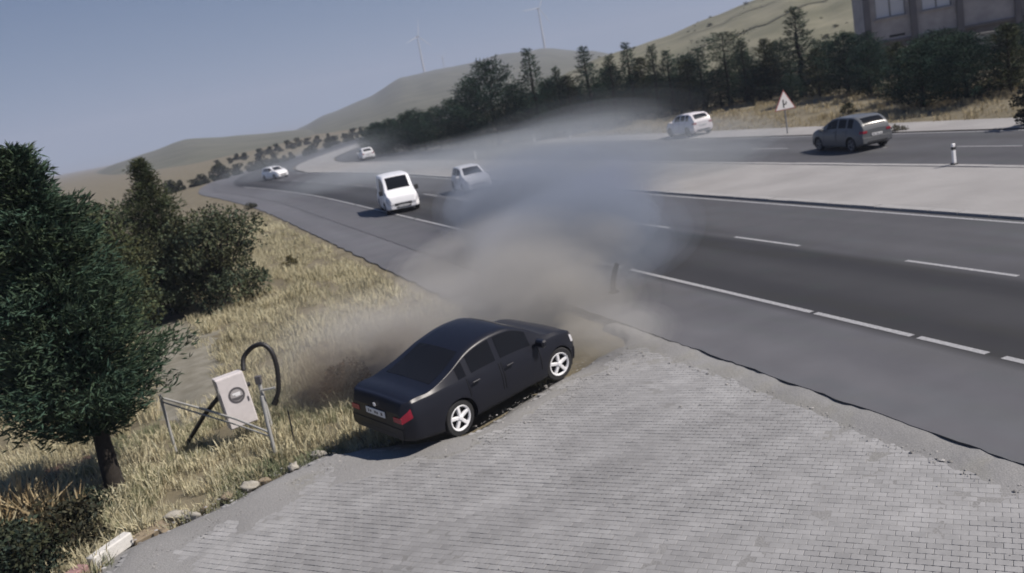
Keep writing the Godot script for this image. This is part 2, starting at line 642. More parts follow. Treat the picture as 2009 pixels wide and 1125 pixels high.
func build_roads() -> void:
	var road := structure("road", "near carriageway with a dark patched lane and a worn edge line", strip(8.75, 19.55, 0.36, -40, 340, 0.06, lane_tone, 0.045), M.asphalt)
	# broken edge of the asphalt beside the yard
	var e := Soup.new()
	var s := -12.0
	while s < 30.0:
		var a := road_at(s, 8.75 + lump.get_noise_1d(s * 1.3) * 0.045 + lump.get_noise_1d(s * 5.0 + 90) * 0.0225)
		var s2 := s + 0.16
		var b := road_at(s2, 8.75 + lump.get_noise_1d(s2 * 1.3) * 0.045 + lump.get_noise_1d(s2 * 5.0 + 90) * 0.0225)
		e.quad(Vector3(a.x, 0.06, a.y), Vector3(b.x, 0.06, b.y), Vector3(b.x, -0.14, b.y), Vector3(a.x, -0.14, a.y))
		s = s2
	part("asphalt_edge", e.done(), M.asphalt_edge, road)
	# outer gravel-dusted verge of the shoulder further along
	structure("shoulder", "pale worn shoulder strip along the near carriageway", strip(6.9, 9.1, 0.45, 21.0, 300, 0.045, shoulder_tone, 0.12), M.asphalt)
	structure("road", "far carriageway beyond the median", strip(25.75, 33.3, 0.36, -40, 340, 0.06, far_tone), M.asphalt)
	# median: a pale compacted strip between two kerbs
	var one := func(_o: float, _s: float) -> float: return 1.0
	structure("median", "pale gravel median between the two carriageways", strip(19.85, 25.45, 0.7, -40, 340, 0.115, one), M.median)
	for k in [[19.55, 19.85], [25.45, 25.75]]:
		var kerb := Node3D.new()
		kerb.name = numbered("kerb")
		add_child(kerb, true)
		kerb.set_meta("kind", "structure")
		kerb.set_meta("label", "concrete kerb along the near side of the median" if k[0] < 20 else "concrete kerb along the far side of the median")
		var run := -8.0
		while run < 112.0:
			var st := Soup.new()
			var lng := 0.98 if run < 60 else 2.96
			var p0 := road_at(run, k[0])
			var p1 := road_at(run, k[1])
			var p2 := road_at(run + lng, k[1])
			var p3 := road_at(run + lng, k[0])
			var top := 0.14 + rng.randf_range(-0.008, 0.008)
			var lift := Vector3(0, top, 0)
			var pts := [Vector3(p0.x, 0, p0.y), Vector3(p1.x, 0, p1.y), Vector3(p2.x, 0, p2.y), Vector3(p3.x, 0, p3.y)]
			st.quad(pts[0] + lift, pts[1] + lift, pts[2] + lift, pts[3] + lift)
			for i in 4:
				st.quad(pts[i] + lift, pts[(i + 1) % 4] + lift, pts[(i + 1) % 4], pts[i])
			part("kerb_stone", st.done(), M.kerb, kerb)
			run += lng + 0.02 if run < 60 else lng + 0.04
	structure("verge", "gravelly verge along the outer edge of the far carriageway", strip(33.3, 36.2, 0.65, -40, 300, 0.10, one), M.median)
	# painted lines
	for q in [[-8.0, -5.2], [-5.0, -2.1], [-1.9, 1.2], [1.5, 4.4], [4.7, 7.2], [7.45, 9.95], [10.25, 11.65], [11.8, 14.3], [14.42, 21.9], [22.4, 26.0], [26.3, 33.0], [33.2, 44.0], [44.2, 58.0], [58.3, 80.0], [80.3, 110.0]]:
		part("edge_line", strip(11.48, 11.62, 0.14, q[0], q[1], 0.065, one), M.paint, road)
	var d := -7.0
	while d < 120.0:
		part("lane_dash", strip(15.34, 15.46, 0.12, d, d + 2.9, 0.065, one), M.paint, road)
		d += 6.6
	part("median_line", strip(19.2, 19.32, 0.12, -20, 118, 0.065, one), M.paint, road)
	d = -9.0
	var far_road: Node = get_node("road_001")
	while d < 120.0:
		part("lane_dash", strip(29.45, 29.57, 0.12, d, d + 2.9, 0.065, one), M.paint, far_road)
		d += 6.6
	part("edge_line", strip(32.9, 33.02, 0.12, -20, 118, 0.065, one), M.paint, far_road)


func yard_tone(x: float, z: float, d: float) -> float:
	# trodden dirt and pale dust on the blocks
	var across := x * 0.5 + z * 0.866
	var along := x * 0.866 - z * 0.5
	return 1.0 - 0.13 * smoothstep(0.4, 2.8, d) + 0.14 * lump.get_noise_2d(across * 1.1 + 50, along * 0.09) + 0.16 * lump.get_noise_2d(x * 0.35 + 11, z * 0.35) + 0.10 * smoothstep(-3.0, 4.0, x) * smoothstep(-13.0, -9.5, z)


func paver_mesh(lg: float, wd: float, tone: float) -> ArrayMesh:
	# a concrete block with toothed long sides and worn, rounded upper edges
	var s := Soup.new()
	var k := 0.005
	var rim := [Vector2(-lg, -wd + k), Vector2(-lg * 0.5, -wd), Vector2(0, -wd + k), Vector2(lg * 0.5, -wd), Vector2(lg, -wd + k), Vector2(lg, wd - k), Vector2(lg * 0.5, wd), Vector2(0, wd - k), Vector2(-lg * 0.5, wd), Vector2(-lg, wd - k)]
	var c := Color(tone, tone, tone)
	var n := rim.size()
	for a in n:
		var p: Vector2 = rim[a]
		var q: Vector2 = rim[(a + 1) % n]
		var pi := p * 0.93
		var qi := q * 0.93
		s.tri(Vector3(0, 0, 0), Vector3(pi.x, 0, pi.y), Vector3(qi.x, 0, qi.y), c)
		s.quad(Vector3(pi.x, 0, pi.y), Vector3(p.x, -0.0028, p.y), Vector3(q.x, -0.0028, q.y), Vector3(qi.x, 0, qi.y), c)
		s.quad(Vector3(p.x, -0.0028, p.y), Vector3(p.x, -0.04, p.y), Vector3(q.x, -0.04, q.y), Vector3(q.x, -0.0028, q.y), c)
	return s.done()


func build_gravel_yard() -> void:
	var p: Array = []
	var c: Array = []
	var x0 := -17.0
	var z0 := -19.6
	var cell := 0.14
	var w := int(32.0 / cell)
	var h := int(28.0 / cell)
	for j in h:
		for i in w:
			var x := x0 + i * cell
			var z := z0 + j * cell
			var d := yard_depth(x, z) + lump.get_noise_2d(x * 1.1, z * 1.1) * 0.16 + lump.get_noise_2d(x * 4.0, z * 4.0) * 0.06
			var o := road_o(x, z)
			# dust and grit heaped over the outermost blocks, sand in the joints further in
			var heap := smoothstep(lerpf(1.5, 0.5, smoothstep(2.0, 5.0, o)), 0.25, d + lump.get_noise_2d(x * 0.7 + 5, z * 0.7) * lerpf(0.8, 0.25, smoothstep(2.0, 5.0, o)) + lump.get_noise_2d(x * 2.6, z * 2.6) * 0.25)
			var y := lerpf(-0.0038, 0.022, heap) + 0.006 * lump.get_noise_2d(x * 2.2, z * 2.2)
			y = lerpf(-0.14, y, smoothstep(-0.35, 0.25, d))
			if d < -0.35: y = -0.45
			var brink := smoothstep(8.2, 8.5, o)
			if brink > 0.0: y = lerpf(y, 0.032 + 0.022 * clampf(lump.get_noise_1d(road_s(x, z) * 0.8 + 200) * 2.6 + lump.get_noise_1d(road_s(x, z) * 2.6 + 20) * 0.8 + 0.35, -0.4, 0.78), brink)
			if o > 9.4: y = -0.2
			p.append(Vector3(x, y, z))
			var t := (1.0 + 0.2 * heap) * yard_tone(x, z, d)
			t += 0.12 * smoothstep(8.2, 8.6, o) * clampf(lump.get_noise_1d(road_s(x, z) * 0.8 + 200) * 3.0, 0, 1)
			var warm := 1.0 - smoothstep(0.0, 2.0, d)
			c.append(Color(t, t * (1.0 - 0.01 * warm), t * (1.0 - 0.07 * warm)))
	var s := Soup.new()
	s.grid(p, w, h, c)
	var yard := structure("forecourt", "grey block-paved forecourt with pale dust along its border", s.done(), M.gravel)
	# the blocks
	rng.seed = 450
	var cam: Camera3D = get_node("camera")
	var inv := cam.transform.affine_inverse()
	var turn := deg_to_rad(29.4)
	var ux := Vector2(cos(turn), sin(turn))
	var uz := Vector2(-sin(turn), cos(turn))
	var lg := 0.164
	var wd := 0.112
	var near: Array = []
	var rest: Array = []
	for row in range(-190, 190):
		for col in range(-130, 130):
			var q := Vector2(-1.5, -12.0) + ux * (col + (0.5 if row % 2 != 0 else 0.0)) * lg + uz * row * wd
			if q.y > -6.9 or q.y < -19.3 or q.x < -10 or q.x > 10: continue
			if road_o(q.x, q.y) > 8.5: continue
			var d := yard_depth(q.x, q.y)
			if d < 0.12: continue
			var loc := inv * Vector3(q.x, 0, q.y)
			var seen := absf(loc.x) < -loc.z * 0.573 * 1.08 and absf(loc.y) < -loc.z * 0.3205 * 1.12
			if not seen and q.y > -8.0: continue
			var b := Basis(Vector3.UP, -turn + rng.randf_range(-0.025, 0.025)) * Basis(Vector3.RIGHT, rng.randf_range(-0.007, 0.007)) * Basis(Vector3.BACK, rng.randf_range(-0.007, 0.007))
			var tone := yard_tone(q.x, q.y, d) * (1.0 + rng.randf_range(-0.055, 0.055) - (0.10 if rng.randf() < 0.04 else 0.0))
			var e := [Transform3D(b, Vector3(q.x, 0.003 + rng.randf_range(-0.0022, 0.0022) + 0.01 * lump.get_noise_2d(q.x * 0.3, q.y * 0.3), q.y)), tone, -loc.z if seen else 99.0]
			rest.append(e)
	rest.sort_custom(func(a, b2): return a[2] < b2[2])
	near = rest.slice(0, 290)
	rest = rest.slice(290)
	var kinds: Array = []
	for k in 9: kinds.append(paver_mesh(lg * 0.5 - 0.0025, wd * 0.5 - 0.0012, 0.66 + 0.07 * k))
	for e in near:
		var o := part("paver", kinds[clampi(int(round((e[1] - 0.66) / 0.07)), 0, 8)], M.paver, yard)
		o.transform = e[0]
	var mm := MultiMesh.new()
	mm.transform_format = MultiMesh.TRANSFORM_3D
	mm.use_colors = true
	mm.mesh = paver_mesh(lg * 0.5 - 0.0025, wd * 0.5 - 0.0012, 1.0)
	mm.instance_count = rest.size()
	for i in rest.size():
		mm.set_instance_transform(i, rest[i][0])
		var t: float = rest[i][1]
		mm.set_instance_color(i, Color(t, t, t))
	var field := MultiMeshInstance3D.new()
	field.name = "paver_field"
	field.multimesh = mm
	field.material_override = M.paver
	field.set_meta("kind", "stuff")
	yard.add_child(field, true)
	# loose grit on the dusty border
	var stone := Soup.new()
	for k in 8:
		var a := TAU * k / 8
		var b := TAU * (k + 1) / 8
		stone.tri(Vector3(0, 0.6, 0), Vector3(cos(a), 0.1, sin(a) * 0.8), Vector3(cos(b), 0.1, sin(b) * 0.8))
		stone.tri(Vector3(0, -0.4, 0), Vector3(cos(b), 0.1, sin(b) * 0.8), Vector3(cos(a), 0.1, sin(a) * 0.8))
	var spots: Array = []
	while spots.size() < 3600:
		var x := rng.randf_range(-8.5, 9.0)
		var z := rng.randf_range(-18.5, -7.5)
		var d := yard_depth(x, z)
		if d < -0.25 or road_o(x, z) > 8.7: continue
		if d > 0.9 and rng.randf() > 0.015: continue
		spots.append(Vector2(x, z))
	var gm := MultiMesh.new()
	gm.transform_format = MultiMesh.TRANSFORM_3D
	gm.use_colors = true
	gm.mesh = stone.done()
	gm.instance_count = spots.size()
	for i in spots.size():
		var sz := 0.006 + 0.013 * rng.randf() * rng.randf() + 0.03 * pow(rng.randf(), 20)
		var b := Basis(Vector3.UP, rng.randf() * TAU).scaled(Vector3(sz, sz * 0.7, sz))
		gm.set_instance_transform(i, Transform3D(b, Vector3(spots[i].x, 0.014, spots[i].y)))
		var t := rng.randf_range(0.15, 0.36)
		gm.set_instance_color(i, Color(t, t * 0.97, t * 0.92))
	var o := MultiMeshInstance3D.new()
	o.name = numbered("loose_stones")
	o.multimesh = gm
	var grit := mat(Color.WHITE, 0.95)
	grit.vertex_color_use_as_albedo = true
	o.material_override = grit
	add_child(o, true)
	tag(o, "loose grit scattered along the dusty border of the forecourt", "gravel", "", "stuff")


# ---------------------------------------------------------------------- hills
func hill_mesh(crest: Array, a0: float, a1: float, da: float, r0: float, rc: float, r1: float, seed_: float) -> ArrayMesh:
	var p: Array = []
	var w := int((a1 - a0) / da) + 1
	var rows := 44
	for j in rows:
		var f := j / (rows - 1.0)
		var r := r0 + (r1 - r0) * f * (0.5 + 0.5 * f) 
		for i in w:
			var az := a0 + (a1 - a0) * i / (w - 1.0)
			p.append(Vector3(r * sin(deg_to_rad(az)), ridge(crest, az, r, r0, rc, seed_), -r * cos(deg_to_rad(az))))
	var s := Soup.new()
	s.grid(p, w, rows)
	return s.done()


func build_hills() -> void:
	structure("hill", "distant bare ridge under the wind turbines", hill_mesh(CREST_FAR, -14, 18, 0.25, 230, 1600, 2600, 3), M.hill_a)
	structure("hill", "low hazy hill far off on the left", hill_mesh(CREST_LEFT, -34, -6, 0.3, 200, 900, 1500, 9), M.hill_a)
	var right := structure("hill", "dry grassy hillside rising behind the trees on the right", hill_mesh(CREST_RIGHT, 1.5, 100, 0.5, 92, 340, 620, 17), M.hill_b)
	# field boundaries across the hillside
	for f in [[9.0, 17.0, 150, 178], [9.8, 24.0, 205, 235], [13.0, 26.0, 262, 250], [15.0, 26.0, 300, 300]]:
		var q: Array = []
		for i in 40:
			var az: float = lerpf(f[0], f[1], i / 39.0)
			var r: float = lerpf(f[2], f[3], i / 39.0) + lump.get_noise_1d(az * 0.5 + f[2]) * 8.0
			for dr in [-1.0, 1.0]:
				var rr: float = r + dr
				q.append(Vector3(rr * sin(deg_to_rad(az)), ridge(CREST_RIGHT, az, rr, 92, 340, 17) + 0.4, -rr * cos(deg_to_rad(az))))
		var s := Soup.new()
		s.grid(q, 2, 40)
		part("field_boundary", s.done(), M.field_line, right)


# ---------------------------------------------------------------------- the building on the rise
func build_building() -> void:
	var b := thing("concrete_building", "grey concrete building with pilasters above the roadside trees", "building", Vector3(38.3, 2.6, -88.0), deg_to_rad(-13))
	var wall := Soup.new()
	# front wall built round the window openings; x along the front, y up, z towards the road
	var bays := [0.0, 4.15, 8.2, 13.2, 18.2, 23.2]
	var sill := 2.8
	var head := 5.1
	var lo := 0.45
	for k in 5:
		var x0: float = bays[k]
		var x1: float = bays[k + 1]
		if k < 2:
			var w0 := x0 + 0.8
			var w1 := x1 - 0.6
			wall.box(Vector3(x0, lo, -0.4), Vector3(x1, sill, 0))
			wall.box(Vector3(x0, head, -0.4), Vector3(x1, 6.4, 0))
			wall.box(Vector3(x0, sill, -0.4), Vector3(w0, head, 0))
			wall.box(Vector3(w1, sill, -0.4), Vector3(x1, head, 0))
		else:
			wall.box(Vector3(x0, lo, -0.4), Vector3(x1, 6.4, 0))
	wall.box(Vector3(0, lo, -6.6), Vector3(0.4, 6.4, -0.4))
	wall.box(Vector3(22.8, lo, -6.6), Vector3(23.2, 6.4, -0.4))
	wall.box(Vector3(0, lo, -7), Vector3(23.2, 6.4, -6.6))
	part("wall", wall.done(), M.concrete, b)
	part("plinth", box_mesh(Vector3(-0.3, -3.2, -7.2), Vector3(23.5, 0.447, -0.25)), M.concrete_dark, b)
	part("roof", box_mesh(Vector3(-0.5, 6.403, -7.5), Vector3(23.7, 6.8, 0.6), 0.05), M.concrete_dark, b)
	for k in 6:
		part("pilaster", box_mesh(Vector3(bays[k] - 0.28, -0.6, 0.003), Vector3(bays[k] + 0.28, 6.4, 0.42), 0.03), M.concrete_dark, b)
	part("string_course", box_mesh(Vector3(0.29, 0.46, 0.003), Vector3(22.9, 0.72, 0.16), 0.02), M.concrete_dark, b)
	for k in 2:
		var w0: float = bays[k] + 0.8
		var w1: float = bays[k + 1] - 0.6
		var win := part("window", box_mesh(Vector3(w0, sill, -0.31), Vector3(w1, head, -0.27)), M.window_sheet, b)
		var fr := Soup.new()
		fr.box(Vector3(w0, sill, -0.265), Vector3(w1, sill + 0.1, -0.16))
		fr.box(Vector3(w0, head - 0.1, -0.265), Vector3(w1, head, -0.16))
		fr.box(Vector3(w0, sill + 0.1, -0.265), Vector3(w0 + 0.1, head - 0.1, -0.16))
		fr.box(Vector3(w1 - 0.1, sill + 0.1, -0.265), Vector3(w1, head - 0.1, -0.16))
		fr.box(Vector3((w0 + w1) / 2 - 0.05, sill + 0.1, -0.265), Vector3((w0 + w1) / 2 + 0.05, head - 0.1, -0.17))
		part("frame", fr.done(), M.frame_grey, win)
		part("sill", box_mesh(Vector3(w0 - 0.1, sill - 0.14, 0.003), Vector3(w1 + 0.1, sill - 0.003, 0.18), 0.02), M.concrete, b)
	part("vent_slot", box_mesh(Vector3(1.9, 0.9, 0.003), Vector3(3.3, 1.12, 0.02)), M.under, b)
	part("drainpipe", tube_mesh([Vector3(14.6, 6.3, 0.25), Vector3(14.1, 3.0, 0.28), Vector3(13.75, 0.2, 0.26)], [0.13, 0.13, 0.13], 8), M.under, b)
	# a pale retaining wall below it
	var w := thing("retaining_wall", "pale concrete retaining wall below the grey building", "wall", Vector3(39.3, 0.6, -85.5), deg_to_rad(-20))
	for k in 7:
		part("panel", box_mesh(Vector3(k * 1.6, -1.5, -0.2), Vector3(k * 1.6 + 1.58, 1.75 + rng.randf_range(-0.03, 0.03), 0.0), 0.02), M.pale_concrete, w)
	part("coping", box_mesh(Vector3(-0.05, 1.79, -0.26), Vector3(11.25, 1.9, 0.06), 0.02), M.pale_concrete, w)


# ---------------------------------------------------------------------- vegetation
func leaf(s: Soup, p: Vector3, d: Vector3, side: Vector3, lng: float, wid: float, c: Color) -> void:
	var tip := p + d * lng
	var mid := p + d * lng * 0.45
	s.quad(p, mid + side * wid, tip, mid - side * wid, c)


func rv() -> Vector3:
	return Vector3(rng.randf_range(-1, 1), rng.randf_range(-1, 1), rng.randf_range(-1, 1))


func green(base: Color, spread: float) -> Color:
	var k := 1.0 + rng.randf_range(-spread, spread)
	var y := rng.randf_range(-spread, spread) * 0.35
	return Color(base.r * k * (1.0 + y), base.g * k, base.b * k * (1.0 - y))


# crown of a conifer: whorls of drooping branches that carry bunches of needles; outline given by radius at height
func conifer(h: float, outline: Callable, branches: int, bunches: int, blade: float, tint: Color, start: float, lift: float) -> Array:
	var wood := Soup.new()
	var pts: Array = []
	var rad: Array = []
	for i in 9:
		var t := i / 8.0
		pts.append(Vector3(lump.get_noise_1d(t * 3.0 + h) * 0.12 * h * 0.2, t * h * 0.96 - 0.15, lump.get_noise_1d(t * 3.0 + h + 50) * 0.12 * h * 0.2))
		rad.append(lerpf(0.028 * h + 0.02, 0.008, pow(t, 0.8)))
	wood.tube(PackedVector3Array(pts), PackedFloat32Array(rad), 9)
	var crown := Soup.new()
	for k in branches:
		var t := start + (1.0 - start) * (k + rng.randf()) / branches
		var y := t * h
		var az := k * 2.39996 + rng.randf_range(-0.4, 0.4)
		var reach: float = outline.call(t) * rng.randf_range(0.55, 1.2)
		var dir := Vector3(cos(az), lift + rng.randf_range(-0.12, 0.18), sin(az)).normalized()
		var root := Vector3(0, y, 0)
		if reach > 0.5 and k % 3 == 0:
			crown.tube(PackedVector3Array([root, root + dir * reach * 0.9]), PackedFloat32Array([0.012 * h * 0.4, 0.004]), 4, Color(0.05, 0.04, 0.03), false)
		var tone := green(tint, 0.3)
		var nb := maxi(3, int(bunches * (0.35 + reach)))
		for q in nb:
			var f := pow((q + rng.randf()) / nb, 0.7)
			var spread := 0.10 + 0.24 * reach * (1.0 - f * 0.45)
			var p := root + dir * reach * f + rv() * spread * Vector3(1, 0.55, 1)
			p.y += 0.10 * reach * f * f
			var d := (dir + rv() * 0.75 + Vector3(0, 0.25, 0)).normalized()
			var sd := d.cross(rv()).normalized()
			var cc := green(tone, 0.22)
			leaf(crown, p, d, sd, blade * rng.randf_range(0.7, 1.3), blade * 0.085, cc)
			leaf(crown, p, (d + rv() * 0.5).normalized(), d.cross(sd), blade * rng.randf_range(0.6, 1.2), blade * 0.085, cc)
	# leader
	for q in 8:
		leaf(crown, Vector3(0, h * (0.9 + 0.012 * q), 0), (Vector3(0, 1, 0) + rv() * 0.4).normalized(), rv().normalized(), blade, blade * 0.16, green(tint, 0.2))
	return [wood.done(), crown.done()]


# broad-leaved crown: leaves in the outer part of many small overlapping clumps
func leafy(h: float, r: float, clumps: int, leaves: int, size: float, tint: Color, low: float) -> Array:
	var wood := Soup.new()
	var crown := Soup.new()
	wood.tube(PackedVector3Array([Vector3(0, -0.15, 0), Vector3(0.05, h * 0.3, 0.02), Vector3(0, h * 0.6, 0)]), PackedFloat32Array([0.03 * h, 0.022 * h, 0.01 * h]), 8)
	for k in clumps:
		var u := rng.randf()
		var az := rng.randf() * TAU
		var y := lerpf(low, 1.0, rng.randf()) * h * 0.9
		var e := sqrt(maxf(0.05, 1.0 - pow((y / h - 0.5) * 1.75, 2)))
		var c := Vector3(cos(az) * r * e * sqrt(u) * 0.85, y, sin(az) * r * e * sqrt(u) * 0.85)
		var cr := r * rng.randf_range(0.16, 0.36)
		if k % 2 == 0:
			wood.tube(PackedVector3Array([Vector3(0, h * 0.25, 0), c]), PackedFloat32Array([0.012 * h, 0.004 * h]), 5)
		var tone := green(tint, 0.35)
		for q in leaves:
			var d := rv().normalized()
			var p := c + d * cr * pow(rng.randf(), 0.4) * Vector3(1, 0.8, 1)
			var ld := (d + rv() * 0.8).normalized()
			leaf(crown, p, ld, ld.cross(rv()).normalized(), size * rng.randf_range(0.6, 1.3), size * 0.3, green(tone, 0.25))
	return [wood.done(), crown.done()]


func tree_of(meshes: Array, called: String, label: String, category: String, at: Vector3, turn := 0.0, group := "") -> Node3D:
	var t := thing(called, label, category, at, turn, group)
	part("trunk", meshes[0], M.bark, t)
	part("crown", meshes[1], M.leaf, t)
	return t


func on_ground(x: float, z: float) -> Vector3:
	return Vector3(x, height(x, z) - 0.04, z)


